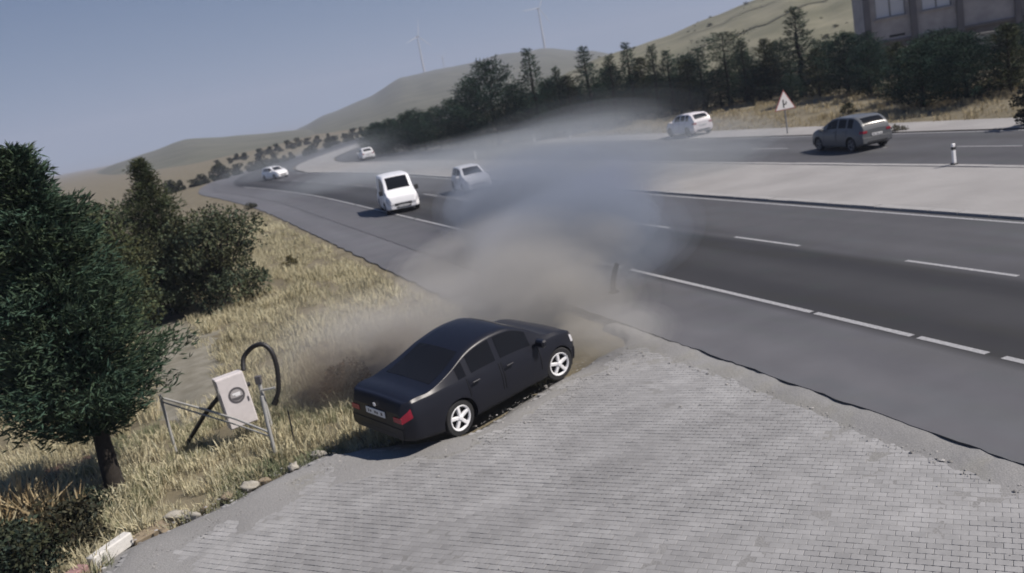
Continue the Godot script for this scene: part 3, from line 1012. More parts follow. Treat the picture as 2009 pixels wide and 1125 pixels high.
func build_trees() -> void:
	var dark := Color(0.044, 0.068, 0.043)
	var blue := Color(0.036, 0.066, 0.046)
	var olive := Color(0.062, 0.074, 0.038)
	# the big conifer in the left foreground
	var big := func(t: float) -> float: return 2.05 * pow(maxf(0.0, 1.0 - t), 0.72) * smoothstep(0.10, 0.34, t) * (0.88 + 0.16 * sin(t * 26.0)) + 0.12
	rng.seed = 101
	tree_of(conifer(6.3, big, 340, 74, 0.17, dark, 0.19, 0.10), "conifer_tree", "big dark conifer in the left foreground with its leaning trunk bare below", "tree", on_ground(-7.8, -15.4), 0.4)
	rng.seed = 102
	var cone := func(t: float) -> float: return 2.5 * pow(1.0 - t, 0.85) * (0.85 + 0.2 * sin(t * 21.0)) + 0.06
	tree_of(conifer(5.7, cone, 260, 46, 0.18, olive, 0.05, 0.15), "conifer_tree", "olive-dark pointed conifer behind the round bush on the left", "tree", on_ground(-12.4, -33.0), 1.0)
	rng.seed = 103
	var bush := leafy(3.8, 2.0, 84, 150, 0.12, Color(0.062, 0.074, 0.045), 0.12)
	tree_of(bush, "round_bush", "tall rounded dark bush at the edge of the dry grass, right of the big conifer", "bush", on_ground(-10.2, -32.0))
	rng.seed = 104
	var shrub_tree := leafy(4.6, 2.4, 60, 130, 0.16, olive, 0.1)
	tree_of(shrub_tree, "broad_tree", "broad brownish tree between the big conifer and the pointed one", "tree", on_ground(-16.4, -36.5))
	var st2: Node3D = copy_of(get_node("broad_tree"), "broad dark tree half hidden behind the big conifer at the left edge")
	st2.position = on_ground(-14.2, -26.5)
	st2.rotation.y = 2.2
	var st3: Node3D = copy_of(get_node("broad_tree"), "broad tree filling the gap just right of the big conifer")
	st3.position = on_ground(-13.1, -29.0)
	st3.rotation.y = 4.0
	st3.scale = Vector3(0.8, 0.86, 0.8)
	var fill: Node3D = copy_of(get_node("round_bush"), "lower rounded bush filling the gap between the big conifer and the pointed one")
	fill.position = on_ground(-12.9, -31.6)
	fill.rotation.y = 2.6
	fill.scale = Vector3(0.85, 0.82, 0.85)
	rng.seed = 105
	tree_of(conifer(6.3, cone, 190, 46, 0.2, dark, 0.05, 0.15), "conifer_tree", "dark conifer at the left edge behind the big foreground conifer", "tree", on_ground(-13.2, -23.5), 2.0)
	tag(tree_of(conifer(2.9, func(t: float) -> float: return 0.3 * (1.0 - t) + 0.05, 40, 12, 0.2, dark, 0.05, 0.3), "slim_conifer", "slim little conifer spike showing above the trees on the left", "tree", on_ground(-19.6, -41.0)), "", "")
	get_node("slim_conifer").scale = Vector3.ONE * 1.5

	# treeline beyond the far carriageway: kinds
	rng.seed = 200
	dark *= 0.8
	blue *= 0.8
	olive *= 0.75
	var spire := conifer(5.6, func(t: float) -> float: return 0.95 * pow(1.0 - t, 0.8) + 0.06, 110, 26, 0.2, blue, 0.02, 0.1)
	var spire_b := conifer(5.6, func(t: float) -> float: return 1.15 * pow(1.0 - t, 0.95) * (0.8 + 0.3 * sin(t * 23.0)) + 0.08, 110, 26, 0.2, dark, 0.02, 0.15)
	var broad := conifer(4.4, func(t: float) -> float: return 1.75 * maxf(0.62 * (1.0 - smoothstep(0.15, 0.4, t)), pow(maxf(0.0, sin(PI * pow(t * 0.96, 0.6))), 0.7)) + 0.1, 150, 26, 0.21, blue, 0.02, 0.2)
	var loose := conifer(4.4, func(t: float) -> float: return 1.35 * pow(1.0 - t, 0.6) * (0.75 + 0.35 * sin(t * 17.0)) + 0.1, 120, 25, 0.21, olive, 0.02, 0.25)
	var umbrella := conifer(5.9, func(t: float) -> float: return (0.5 if t < 0.62 else 1.5 * sqrt(maxf(0.0, 1.0 - pow((t - 0.80) / 0.2, 2)))) + 0.1, 110, 24, 0.21, dark, 0.08, 0.1)
	var kinds := {"s": [spire, 5.6], "t": [spire_b, 5.6], "b": [broad, 4.4], "l": [loose, 4.4], "u": [umbrella, 5.9]}
	var first := {}
	# [x, z, height, kind, width factor, label]
	var row := [
		[27.7, -47.1, 3.5, "l", 1.1, "olive loose pine at the right edge of the treeline"],
		[25.8, -47.9, 3.6, "b", 1.05, "broad dark pine second from the right edge of the treeline"],
		[24.6, -50.3, 3.5, "b", 1.15, "widest dark pine of the treeline, below the grey building"],
		[25.1, -54.0, 3.5, "l", 1.0, "loose pine on the left flank of the widest pine"],
		[25.7, -59.5, 3.5, "b", 0.8, "small rounded pine below the left corner of the grey building"],
		[26.0, -63.9, 4.3, "b", 1.15, "bushy pine to the right of the tallest spire, above the warning sign"],
		[25.3, -67.4, 3.6, "l", 0.9, "loose pine between the tallest spire and the bushy pine to its right"],
		[25.7, -72.1, 6.4, "t", 1.25, "tallest spire-topped pine above the warning sign"],
		[24.9, -74.7, 4.6, "b", 1.0, "rounded pine behind the warning sign"],
		[23.8, -74.3, 5.1, "l", 0.8, "thin ragged pine left of the tallest spire"],
		[22.0, -74.6, 4.8, "t", 1.1, "pointed pine between the umbrella pine and the ragged one"],
		[21.1, -76.6, 6.1, "u", 1.0, "umbrella pine with a flat crown standing over the treeline"],
		[19.5, -79.0, 4.8, "s", 1.2, "narrow pine just left of the umbrella pine"],
		[18.5, -79.5, 4.6, "l", 0.9, "ragged pine above the white hatchback"],
		[17.1, -80.4, 5.1, "s", 1.15, "dark spire left above the white hatchback"],
		[16.0, -81.2, 5.7, "t", 0.9, "slim pine second to the left from the white hatchback"],
		[15.4, -84.0, 5.5, "l", 0.9, "loose brownish pine third to the left from the white hatchback"],
		[14.3, -84.1, 6.4, "s", 0.95, "tall slim spire in the smoke, right of the middle gap"],
		[12.7, -84.8, 5.8, "t", 1.05, "pine with stepped outline behind thin smoke"],
		[10.7, -86.9, 7.0, "s", 1.0, "tall dark spire over the middle of the smoke bank"],
		[8.9, -88.1, 5.4, "l", 1.0, "low loose pine to the left of the tall dark spire"],
		[7.9, -87.7, 5.8, "t", 0.9, "stepped pine between the two tall spires in the smoke"],
		[6.8, -87.8, 5.3, "b", 0.8, "low rounded pine right of the lone high spire"],
		[5.6, -88.4, 8.1, "s", 0.95, "lone high spire right of the tall bushy tree"],
		[3.6, -90.9, 5.9, "b", 0.9, "rounded pine at the foot of the tall bushy tree"],
		[1.5, -93.2, 8.7, "b", 1.0, "tallest bushy tree in the middle of the treeline"],
		[-0.6, -97.6, 7.3, "b", 0.95, "bushy tree on the left shoulder of the tallest one"],
		[-3.0, -102.7, 5.6, "b", 1.15, "rounded tree above the silver car"],
		[-5.1, -107.3, 5.1, "b", 1.1, "rounded tree between the silver car and the white van"],
		[-7.2, -110.9, 4.8, "b", 1.15, "bushy tree above the white van"],
		[-9.4, -114.5, 4.9, "b", 1.1, "bushy tree next to the left end of the treeline"],
		[-11.8, -118.5, 4.6, "b", 1.1, "bushy tree at the left end of the treeline"],
		[22.9, -66.5, 2.3, "b", 0.75, "low shrubby pine at the foot of the warning sign"],
		[28.5, -57.5, 3.3, "b", 1.3, "broad pine in the second rank below the grey building"],
		[31.0, -60.5, 3.4, "b", 1.4, "broad pine in the second rank, furthest right"],
		[13.2, -90.0, 5.2, "b", 1.2, "rounded pine in the second rank behind the smoke"],
		[8.0, -95.0, 5.4, "b", 1.2, "rounded pine in the second rank between the spires"],
		[19.8, -85.0, 5.0, "b", 1.2, "rounded pine in the second rank behind the umbrella pine"],
		[23.4, -80.0, 4.2, "b", 1.3, "bushy pine filling the gap behind the tallest spire"],
		[26.9, -70.0, 4.0, "b", 1.3, "bushy pine in the second rank just right of the tallest spire"],
		[27.6, -64.5, 4.0, "b", 1.3, "bushy pine behind the left corner of the grey building's wall"],
		[27.6, -53.0, 3.2, "b", 1.3, "low bushy pine behind the widest pine"],
		[29.4, -49.5, 3.2, "b", 1.2, "low bushy pine behind the right end of the treeline"],
		[20.6, -77.6, 3.2, "b", 1.2, "low bushy pine at the foot of the umbrella pine"],
		[22.9, -74.2, 3.0, "b", 1.2, "low bushy pine at the foot of the ragged pine"],
		[18.0, -81.0, 3.4, "b", 1.2, "low bushy pine behind the white hatchback"],
		[16.4, -84.0, 3.6, "b", 1.2, "low bushy pine left behind the white hatchback"],
		[14.9, -86.0, 4.0, "b", 1.2, "low bushy pine behind the slim spire in the smoke"],
		[11.6, -88.0, 4.0, "b", 1.25, "low bushy pine in the smoke between stepped pine and dark spire"],
		[9.6, -89.5, 4.2, "b", 1.2, "low bushy pine in the smoke left of the dark spire"],
		[5.0, -91.5, 4.6, "b", 1.2, "low bushy pine by the lone high spire"],
		[-1.8, -101.0, 5.0, "b", 1.2, "low bushy tree between the two shoulder trees"],
		[-8.4, -114.5, 5.2, "b", 1.2, "bushy tree in the second rank above the white van"],
		[-13.8, -122.5, 4.4, "b", 1.2, "bushy tree just past the left end of the treeline"],
		[-15.6, -128.0, 4.0, "b", 1.2, "last low bushy tree past the left end of the treeline"],
	]
	for t in row:
		var k: Array = kinds[t[3]]
		var called: String = {"s": "spire_pine", "t": "stepped_pine", "b": "bushy_pine", "l": "loose_pine", "u": "umbrella_pine"}[t[3]]
		var o: Node3D
		if first.has(t[3]):
			o = copy_of(first[t[3]], t[5], "trees beyond the far carriageway")
		else:
			o = tree_of(k[0], called, t[5], "tree", Vector3.ZERO, 0.0, "trees beyond the far carriageway")
			first[t[3]] = o
		o.position = on_ground(t[0], t[1])
		o.rotation.y = rng.randf() * TAU
		var sc: float = t[2] / k[1] * (1.1 if t[3] in ["s", "t"] else 0.98)
		var wd: float = 1.45 * (t[4] if t[3] != "b" else t[4] * 0.85 / maxf(0.75, sc) * maxf(0.8, sc * 0.8))
		o.scale = Vector3(sc * wd, sc, sc * wd)
	# far rows of young trees along the bend
	rng.seed = 300
	var small := leafy(1.9, 1.0, 14, 60, 0.3, Color(0.04, 0.045, 0.028), 0.05)
	hill_scrub(small[1])
	var n := 0
	for spec in [
		[Vector2(-45.5, -131), Vector2(-43, -139), Vector2(-38.2, -152), Vector2(-35.2, -181), Vector2(-33, -230), Vector2(-31, -290), 34, "small dark tree in the lower row along the far bend of the road", 1.0],
		[Vector2(-72, -268), Vector2(-62, -290), Vector2(-46, -302), Vector2(-30, -318), Vector2(-14, -330), Vector2(-8, -338), 26, "small dark tree in the upper row on the slope above the far bend", 1.25],
		[Vector2(-70, -236), Vector2(-66, -262), Vector2(-60, -270), Vector2(-46, -282), Vector2(-36, -290), Vector2(-26, -300), 14, "small dark tree scattered between the two rows above the far bend", 0.9]]:
		for k in int(spec[6]):
			var f: float = (k + rng.randf_range(-0.25, 0.25)) / (spec[6] - 1.0) * 5.0
			f = clampf(f, 0.0, 4.99)
			var p: Vector2 = spec[int(f)].lerp(spec[int(f) + 1], f - int(f))
			p += Vector2(rng.randf_range(-1, 1), rng.randf_range(-1, 1)) * 1.2
			var o: Node3D
			if n == 0: o = tree_of(small, "young_tree", spec[7], "tree", Vector3.ZERO, 0.0, "young trees along the far bend")
			else: o = copy_of(get_node("young_tree"), spec[7], "young trees along the far bend" if spec[8] == 1.0 else "young trees on the far slope" if spec[8] > 1.0 else "scattered young trees")
			o.position = on_ground(p.x, p.y)
			o.rotation.y = rng.randf() * TAU
			var sc: float = spec[8] * rng.randf_range(0.65, 1.25)
			o.scale = Vector3(sc * rng.randf_range(0.9, 1.4), sc, sc * rng.randf_range(0.9, 1.4))
			n += 1


func hill_scrub(mesh: Mesh) -> void:
	var mm := MultiMesh.new()
	mm.transform_format = MultiMesh.TRANSFORM_3D
	mm.use_colors = true
	mm.mesh = mesh
	mm.instance_count = 200
	for i in 200:
		var az := rng.randf_range(4.0, 40.0)
		var rr := rng.randf_range(112, 325)
		var x := rr * sin(deg_to_rad(az))
		var z := -rr * cos(deg_to_rad(az))
		var sc := rng.randf_range(0.15, 0.5) * (0.4 + absf(lump.get_noise_2d(x * 0.02, z * 0.02)) * 2.0)
		var b := Basis(Vector3.UP, rng.randf() * TAU).scaled(Vector3(sc * 1.4, sc * 0.7, sc * 1.4))
		mm.set_instance_transform(i, Transform3D(b, Vector3(x, height(x, z) - 0.1, z)))
		var t := rng.randf_range(1.6, 3.2)
		mm.set_instance_color(i, Color(t * 1.1, t, t * 0.9))
	var o := MultiMeshInstance3D.new()
	o.name = numbered("hill_scrub")
	o.multimesh = mm
	o.material_override = M.leaf
	add_child(o, true)
	tag(o, "low dry scrub dotted over the bare hillsides", "scrub", "", "stuff")


func tuft(blades: int, h: float, spread: float, tint: Color, var_: float) -> ArrayMesh:
	var s := Soup.new()
	for k in blades:
		var az := rng.randf() * TAU
		var p := Vector3(cos(az), 0, sin(az)) * spread * rng.randf()
		var lean := Vector3(cos(az + rng.randf_range(-1, 1)), 0, sin(az)) * rng.randf_range(0.05, 0.5)
		var hh := h * rng.randf_range(0.5, 1.15)
		var side := Vector3(-sin(az * 3.1), 0, cos(az * 3.1)) * h * 0.018
		var mid := p + Vector3(lean.x * 0.35, 0.62, lean.z * 0.35) * hh
		var tip := p + Vector3(lean.x, 1.0 - lean.length() * 0.3, lean.z) * hh
		var c := green(tint, var_)
		s.quad(p - side, mid - side * 0.9, mid + side * 0.9, p + side, c)
		s.tri(mid - side * 1.5, tip, mid + side * 1.5, c * 1.12)
	return s.done()


func scatter(called: String, label: String, mesh: Mesh, m: Material, spots: Array, lo: float, hi: float, tones: Array) -> void:
	var mm := MultiMesh.new()
	mm.transform_format = MultiMesh.TRANSFORM_3D
	mm.use_colors = true
	mm.mesh = mesh
	mm.instance_count = spots.size()
	for i in spots.size():
		var p: Vector2 = spots[i]
		var sc := rng.randf_range(lo, hi) * (0.8 + 0.5 * lump.get_noise_2d(p.x * 0.5 + 9, p.y * 0.5))
		var b := Basis(Vector3.UP, rng.randf() * TAU).scaled(Vector3(sc * rng.randf_range(0.8, 1.3), sc * rng.randf_range(0.8, 1.2), sc))
		mm.set_instance_transform(i, Transform3D(b, Vector3(p.x, ground_y(p.x, p.y) - 0.02, p.y)))
		var k := clampf(0.5 + lump.get_noise_2d(p.x * 0.22 + 300, p.y * 0.22) * 1.3 + rng.randf_range(-0.25, 0.25), 0, 1)
		mm.set_instance_color(i, tones[0].lerp(tones[1], k))
	var o := MultiMeshInstance3D.new()
	o.name = numbered(called)
	o.multimesh = mm
	o.material_override = m
	add_child(o, true)
	tag(o, label, "grass", "", "stuff")


func path_gap(p: Vector2) -> float:
	var best := 1e9
	var pts := [Vector2(-15.5, -38), Vector2(-12.6, -31), Vector2(-10.3, -26.5), Vector2(-9.0, -23), Vector2(-8.0, -20.4)]
	for i in pts.size() - 1:
		var a: Vector2 = pts[i]
		var b: Vector2 = pts[i + 1]
		var t := clampf((p - a).dot(b - a) / (b - a).length_squared(), 0, 1)
		best = minf(best, p.distance_to(a.lerp(b, t)))
	return best


func build_plants() -> void:
	rng.seed = 500
	var straw := tuft(16, 0.42, 0.16, Color(1, 1, 1), 0.18)
	var dry: Array = []
	while dry.size() < 15000:
		var z := -11.0 - 52.0 * pow(rng.randf(), 1.5)
		var x := rng.randf_range(-26, 3)
		var o := near_road(x, z)
		if o > 6.4 or o < -16 or path_gap(Vector2(x, z)) < rng.randf_range(0.55, 1.35) or x < z * 0.75: continue
		if z > -20 and yard_depth(x, z) > -0.22: continue
		if absf(x + 0.5) < 2.0 and absf(z + 15.6) < 1.0: continue
		if lump.get_noise_2d(x * 0.35, z * 0.35) < -0.32: continue
		dry.append(Vector2(x, z))
	scatter("dry_grass", "tall straw-coloured grass on the bank left of the road", straw, M.grass, dry, 0.5, 1.15, [Color(0.43, 0.39, 0.26), Color(0.58, 0.53, 0.365)])
	# greener tufts near the cabinet frame and the yard border
	var fresh: Array = []
	while fresh.size() < 1500:
		var x := rng.randf_range(-9.5, -3.5)
		var z := rng.randf_range(-19.5, -11.5)
		if yard_depth(x, z) > -0.15: continue
		if lump.get_noise_2d(x * 0.5 + 20, z * 0.5) < 0.06: continue
		fresh.append(Vector2(x, z))
	scatter("green_grass", "low grey-green weeds around the cabinet frame and along the gravel border", tuft(16, 0.3, 0.16, Color(1, 1, 1), 0.2), M.grass, fresh, 0.5, 1.1, [Color(0.20, 0.22, 0.135), Color(0.34, 0.335, 0.21)])
	# far bank
	var bank: Array = []
	while bank.size() < 9000:
		var s := rng.randf_range(-2, 100)
		var p := road_at(s, rng.randf_range(36.0, 48))
		if lump.get_noise_2d(p.x * 0.3 + 70, p.y * 0.3) < -0.25: continue
		bank.append(p)
	scatter("bank_grass", "short dry grass on the bank beyond the far carriageway", tuft(12, 0.42, 0.22, Color(1, 1, 1), 0.18), M.grass, bank, 0.5, 1.05, [Color(0.40, 0.33, 0.20), Color(0.52, 0.435, 0.275)])
	# reeds behind the bush in the lower left corner
	rng.seed = 520
	var spots := [[-9.05, -14.55, 1.0], [-8.75, -14.35, 0.85], [-8.5, -14.6, 0.75], [-8.35, -14.05, 0.8], [-9.3, -14.1, 0.95], [-8.1, -14.5, 0.6], [-8.95, -13.8, 0.8]]
	var names := ["tallest clump of dry reeds at the left edge under the conifer", "second clump of dry reeds from the left edge", "dry reed clump in the middle of the reeds by the trunk", "dry reed clump just behind the dark bush", "dry reed clump cut by the left edge of the picture", "short dry reed clump nearest the conifer trunk", "dry reed clump between the dark bush and the left edge"]
	for k in spots.size():
		var o := part("reed_clump", tuft(70, 1.15, 0.26, Color(0.33, 0.27, 0.165), 0.3), M.grass, self)
		tag(o, names[k], "reeds", "dry reeds below the big conifer")
		o.position = Vector3(spots[k][0], ground_y(spots[k][0], spots[k][1]) - 0.02, spots[k][1])
		o.scale = Vector3.ONE * spots[k][2]
	# dark bush in the corner
	rng.seed = 530
	var dk := Color(0.040, 0.050, 0.034)
	tree_of(leafy(0.95, 0.75, 40, 70, 0.085, dk, 0.1), "corner_bush", "dark leafy bush in the lower left corner, nearest the camera", "bush", on_ground(-7.95, -12.35))
	tree_of(leafy(0.85, 0.65, 34, 60, 0.085, Color(0.045, 0.045, 0.03), 0.1), "corner_bush", "dark bush behind the white kerb stone", "bush", on_ground(-7.55, -13.15), 1.0)
	tree_of(leafy(0.5, 0.55, 24, 50, 0.07, dk, 0.1), "corner_bush", "low dark bush at the foot of the big conifer's trunk", "bush", on_ground(-7.75, -14.55), 2.0)
	tree_of(leafy(0.75, 0.7, 34, 60, 0.085, dk, 0.1), "corner_bush", "dark bush at the very bottom of the left edge", "bush", on_ground(-8.6, -12.9), 3.0)
	# brown dry shrub in the dust left of the car
	tree_of(leafy(0.95, 0.62, 24, 60, 0.10, Color(0.075, 0.05, 0.03), 0.05), "dry_shrub", "brown withered shrub in the dust just left of the black car", "shrub", on_ground(-3.95, -18.4))
	tree_of(leafy(0.6, 0.5, 16, 50, 0.09, Color(0.10, 0.085, 0.04), 0.05), "dry_shrub", "small withered shrub on the bank left of the dust", "shrub", on_ground(-9.2, -38.0), 1.0)
	tree_of(leafy(0.5, 0.55, 16, 50, 0.09, Color(0.05, 0.05, 0.03), 0.05), "dry_shrub", "small dark shrub at the kerb of the shoulder above the round bush", "shrub", on_ground(-19.4, -72.5), 1.7)
	tree_of(leafy(0.45, 0.5, 16, 50, 0.09, Color(0.07, 0.062, 0.035), 0.05), "dry_shrub", "small shrub on the bank below the far side's grey car", "shrub", on_ground(19.9, -43.5), 0.5)
	tree_of(leafy(0.7, 0.5, 16, 50, 0.10, Color(0.06, 0.06, 0.03), 0.05), "dry_shrub", "small olive shrub on the far bank right of the warning sign", "shrub", on_ground(22.1, -54.5), 2.5)
	tree_of(leafy(2.0, 0.75, 30, 70, 0.13, Color(0.028, 0.03, 0.024), 0.0), "dark_shrub", "dark upright shrub cut by the right edge of the picture", "bush", on_ground(22.75, -37.2))


# ---------------------------------------------------------------------- turbines
func build_turbines() -> void:
	var places := [[-2.86, 1560.0, 64.0, 0.2, "white wind turbine on the ridge, leftmost of three"], [4.76, 1560.0, 70.0, 0.5, "white wind turbine on the ridge, rightmost and highest of three"], [-1.6, 1600.0, 26.0, 0.9, "small faint wind turbine on the ridge, between the other two"]]
	for p in places:
		var a := deg_to_rad(p[0])
		var x: float = p[1] * sin(a)
		var z: float = -p[1] * cos(a)
		var y := ridge(CREST_FAR, p[0], p[1], 230, 1600, 3)
		var t := thing("wind_turbine", p[4], "wind turbine", Vector3(x, y - 3.0, z), -a + 0.5, "wind turbines on the ridge")
		var hgt: float = p[2]
		part("tower", tube_mesh([Vector3.ZERO, Vector3(0, hgt * 0.5, 0), Vector3(0, hgt, 0)], [hgt * 0.03, hgt * 0.024, hgt * 0.016], 14), M.turbine, t)
		part("nacelle", box_mesh(Vector3(-hgt * 0.02, hgt - hgt * 0.01, -hgt * 0.05), Vector3(hgt * 0.02, hgt * 1.035, hgt * 0.045), hgt * 0.006), M.turbine, t)
		part("hub", tube_mesh([Vector3(0, hgt * 1.012, hgt * 0.046), Vector3(0, hgt * 1.012, hgt * 0.075)], [hgt * 0.02, hgt * 0.009], 12), M.turbine, t)
		for k in 3:
			var w: float = p[3] + TAU * k / 3.0
			var d := Vector3(sin(w), cos(w), 0)
			var s := Soup.new()
			var side := Vector3(d.y, -d.x, 0)
			var root := Vector3(0, hgt * 1.012, hgt * 0.06)
			var prev: Array = []
			for i in 7:
				var f := i / 6.0
				var c := root + d * hgt * (0.02 + 0.46 * f)
				var wd: float = hgt * [0.008, 0.014, 0.013, 0.011, 0.009, 0.006, 0.002][i]
				var cur := [c + side * wd, c + Vector3(0, 0, wd * 0.3), c - side * wd * 0.6, c - Vector3(0, 0, wd * 0.3)]
				if i > 0:
					for e in 4: s.quad(prev[e], cur[e], cur[(e + 1) % 4], prev[(e + 1) % 4])
				prev = cur
			part("blade", s.done(), M.turbine, t)


# ---------------------------------------------------------------------- the cabinet with its frame and hose
func build_cabinet() -> void:
	var c := thing("switch_cabinet", "white metal cabinet with a round dark emblem, standing tilted in the dry grass", "cabinet", Vector3(-5.53, 0.30, -16.4), deg_to_rad(22))
	c.rotation = Vector3(deg_to_rad(-3), deg_to_rad(28), deg_to_rad(3))
	part("housing", box_mesh(Vector3(-0.27, 0, -0.30), Vector3(0.27, 1.02, 0.0), 0.012), M.cabinet, c)
	var door := part("door", box_mesh(Vector3(-0.255, 0.02, 0.003), Vector3(0.255, 1.0, 0.022), 0.006), M.cabinet, c)
	part("hinge", box_mesh(Vector3(-0.268, 0.75, 0.004), Vector3(-0.256, 0.86, 0.03)), M.galvanised, door)
	part("hinge", box_mesh(Vector3(-0.268, 0.14, 0.004), Vector3(-0.256, 0.25, 0.03)), M.galvanised, door)
	part("lock", box_mesh(Vector3(0.205, 0.44, 0.0225), Vector3(0.232, 0.53, 0.036), 0.004), M.print_dark, door)
	# emblem: a dark ring with a pale disc, a white bar over a dark lower half
	var em := Soup.new()
	var flat := Basis(Vector3.RIGHT, PI / 2)
	em.lathe(PackedVector2Array([Vector2(0.118, 0.0), Vector2(0.118, 0.006), Vector2(0.155, 0.006), Vector2(0.155, 0.0)]), 40, flat, Vector3(0.03, 0.62, 0.0225))
	var ring := part("emblem", em.done(), M.print_dark, door)
	var disc := Soup.new()
	disc.lathe(PackedVector2Array([Vector2(0.0, 0.003), Vector2(0.117, 0.003), Vector2(0.117, 0.0)]), 36, flat, Vector3(0.03, 0.62, 0.0225))
	part("emblem_field", disc.done(), M.print_grey, ring)
	part("emblem_bar", box_mesh(Vector3(-0.045, 0.632, 0.0262), Vector3(0.105, 0.672, 0.029)), M.white_metal, ring)
	part("emblem_bar", box_mesh(Vector3(0.005, 0.60, 0.0262), Vector3(0.10, 0.6315, 0.029)), M.white_metal, ring)
	var low := Soup.new()
	for k in 12:
		var a0 := PI + PI * k / 12.0
		var a1 := PI + PI * (k + 1) / 12.0
		low.tri(Vector3(0.03, 0.575, 0.0265), Vector3(0.03 + cos(a1) * 0.108, 0.59 + sin(a1) * 0.075, 0.0265), Vector3(0.03 + cos(a0) * 0.108, 0.59 + sin(a0) * 0.075, 0.0265))
	part("emblem_figure", low.done(), M.print_dark, ring)
	part("side_panel", box_mesh(Vector3(0.272, 0.06, -0.27), Vector3(0.279, 0.97, -0.03), 0.002), M.print_grey, c)
	part("cable_gland", tube_mesh([Vector3(0.285, 0.70, -0.15), Vector3(0.36, 0.70, -0.15)], [0.05, 0.042], 12), M.rubber, c)
	# the black hose
	var hose := thing("black_hose", "thick black hose arching from the cabinet down into the grass", "hose", Vector3(-5.36, 0, -16.78))
	var pts := [Vector3(-0.02, 1.30, 0.10), Vector3(0.0, 1.50, 0.0), Vector3(0.12, 1.63, -0.02), Vector3(0.27, 1.715, 0.03), Vector3(0.43, 1.735, 0.06), Vector3(0.55, 1.64, 0.08), Vector3(0.61, 1.48, 0.1), Vector3(0.62, 1.28, 0.1), Vector3(0.60, 1.08, 0.1), Vector3(0.56, 0.85, 0.1), Vector3(0.50, 0.70, 0.1), Vector3(0.42, 0.57, 0.1)]
	var fine: Array = []
	var rr: Array = []
	for i in pts.size() - 1:
		for k in 6:
			var a: Vector3 = pts[maxi(i - 1, 0)]
			fine.append(pts[i].cubic_interpolate(pts[i + 1], a, pts[mini(i + 2, pts.size() - 1)], k / 6.0))
			rr.append(0.05 if (fine.size() % 2) == 0 else 0.043)
	part("hose_pipe", tube_mesh(fine, rr, 12), M.black_pipe, hose)
	part("coupling", tube_mesh([Vector3(0.45, 0.6, 0.1), Vector3(0.39, 0.52, 0.1)], [0.06, 0.06], 12), M.black_pipe, hose)
	# black prop leaning against the cabinet
	var g := ground_y(-7.1, -17.2)
	tag(part("black_prop", tube_mesh([Vector3(-5.86, 0.97, -16.55), Vector3(-6.4, 0.52, -16.82), Vector3(-7.12, g - 0.05, -17.2)], [0.045, 0.045, 0.045], 10), M.black_pipe, self), "black pole propped slantwise against the back of the white cabinet", "pole")
	# frame of post and rails
	var f := thing("rail_frame", "pale metal post with two thin sagging rails below the cabinet", "railing", Vector3(-4.76, 0, -15.3))
	var gp := ground_y(-4.76, -15.3)
	part("post", tube_mesh([Vector3(0, gp - 0.1, 0), Vector3(0.0, 0.6, 0), Vector3(0.02, 1.13, 0)], [0.035, 0.034, 0.034], 10), M.galvanised, f)
	part("rail", tube_mesh([Vector3(-0.02, 0.42, -0.05), Vector3(-0.8, 0.55, -0.8), Vector3(-1.5, 0.72, -1.25), Vector3(-2.4, 1.02, -1.6)], [0.022, 0.022, 0.022, 0.022], 8), M.galvanised, f)
	part("rail", tube_mesh([Vector3(-0.02, 0.34, -0.05), Vector3(-0.8, 0.43, -0.8), Vector3(-1.5, 0.59, -1.25), Vector3(-2.4, 0.93, -1.6)], [0.016, 0.016, 0.016, 0.016], 8), M.galvanised, f)
	var g2 := ground_y(-7.16, -16.9)
	part("post", tube_mesh([Vector3(-2.4, g2 - 0.1, -1.6), Vector3(-2.4, 1.08, -1.6)], [0.03, 0.03], 10), M.galvanised, f)
	var p2 := thing("short_post", "grey post between the white cabinet and the hose", "post", Vector3(-5.13, 0, -16.62))
	part("shaft", tube_mesh([Vector3(0.02, ground_y(-5.13, -16.62) - 0.1, 0), Vector3(0, 1.12, 0)], [0.04, 0.04], 10), M.galvanised, p2)
	part("bracket", box_mesh(Vector3(-0.06, 1.0, -0.05), Vector3(0.06, 1.16, 0.05), 0.01), M.print_dark, p2)
	part("clip", box_mesh(Vector3(0.0, 0.86, 0.045), Vector3(0.3, 0.9, 0.075), 0.005), M.galvanised, p2)
	tag(part("dark_stake", tube_mesh([Vector3(-4.53, -0.3, -15.8), Vector3(-4.49, 0.62, -15.8)], [0.016, 0.014], 7), M.under, self), "thin dark stake upright in the grass right of the hose", "stake")


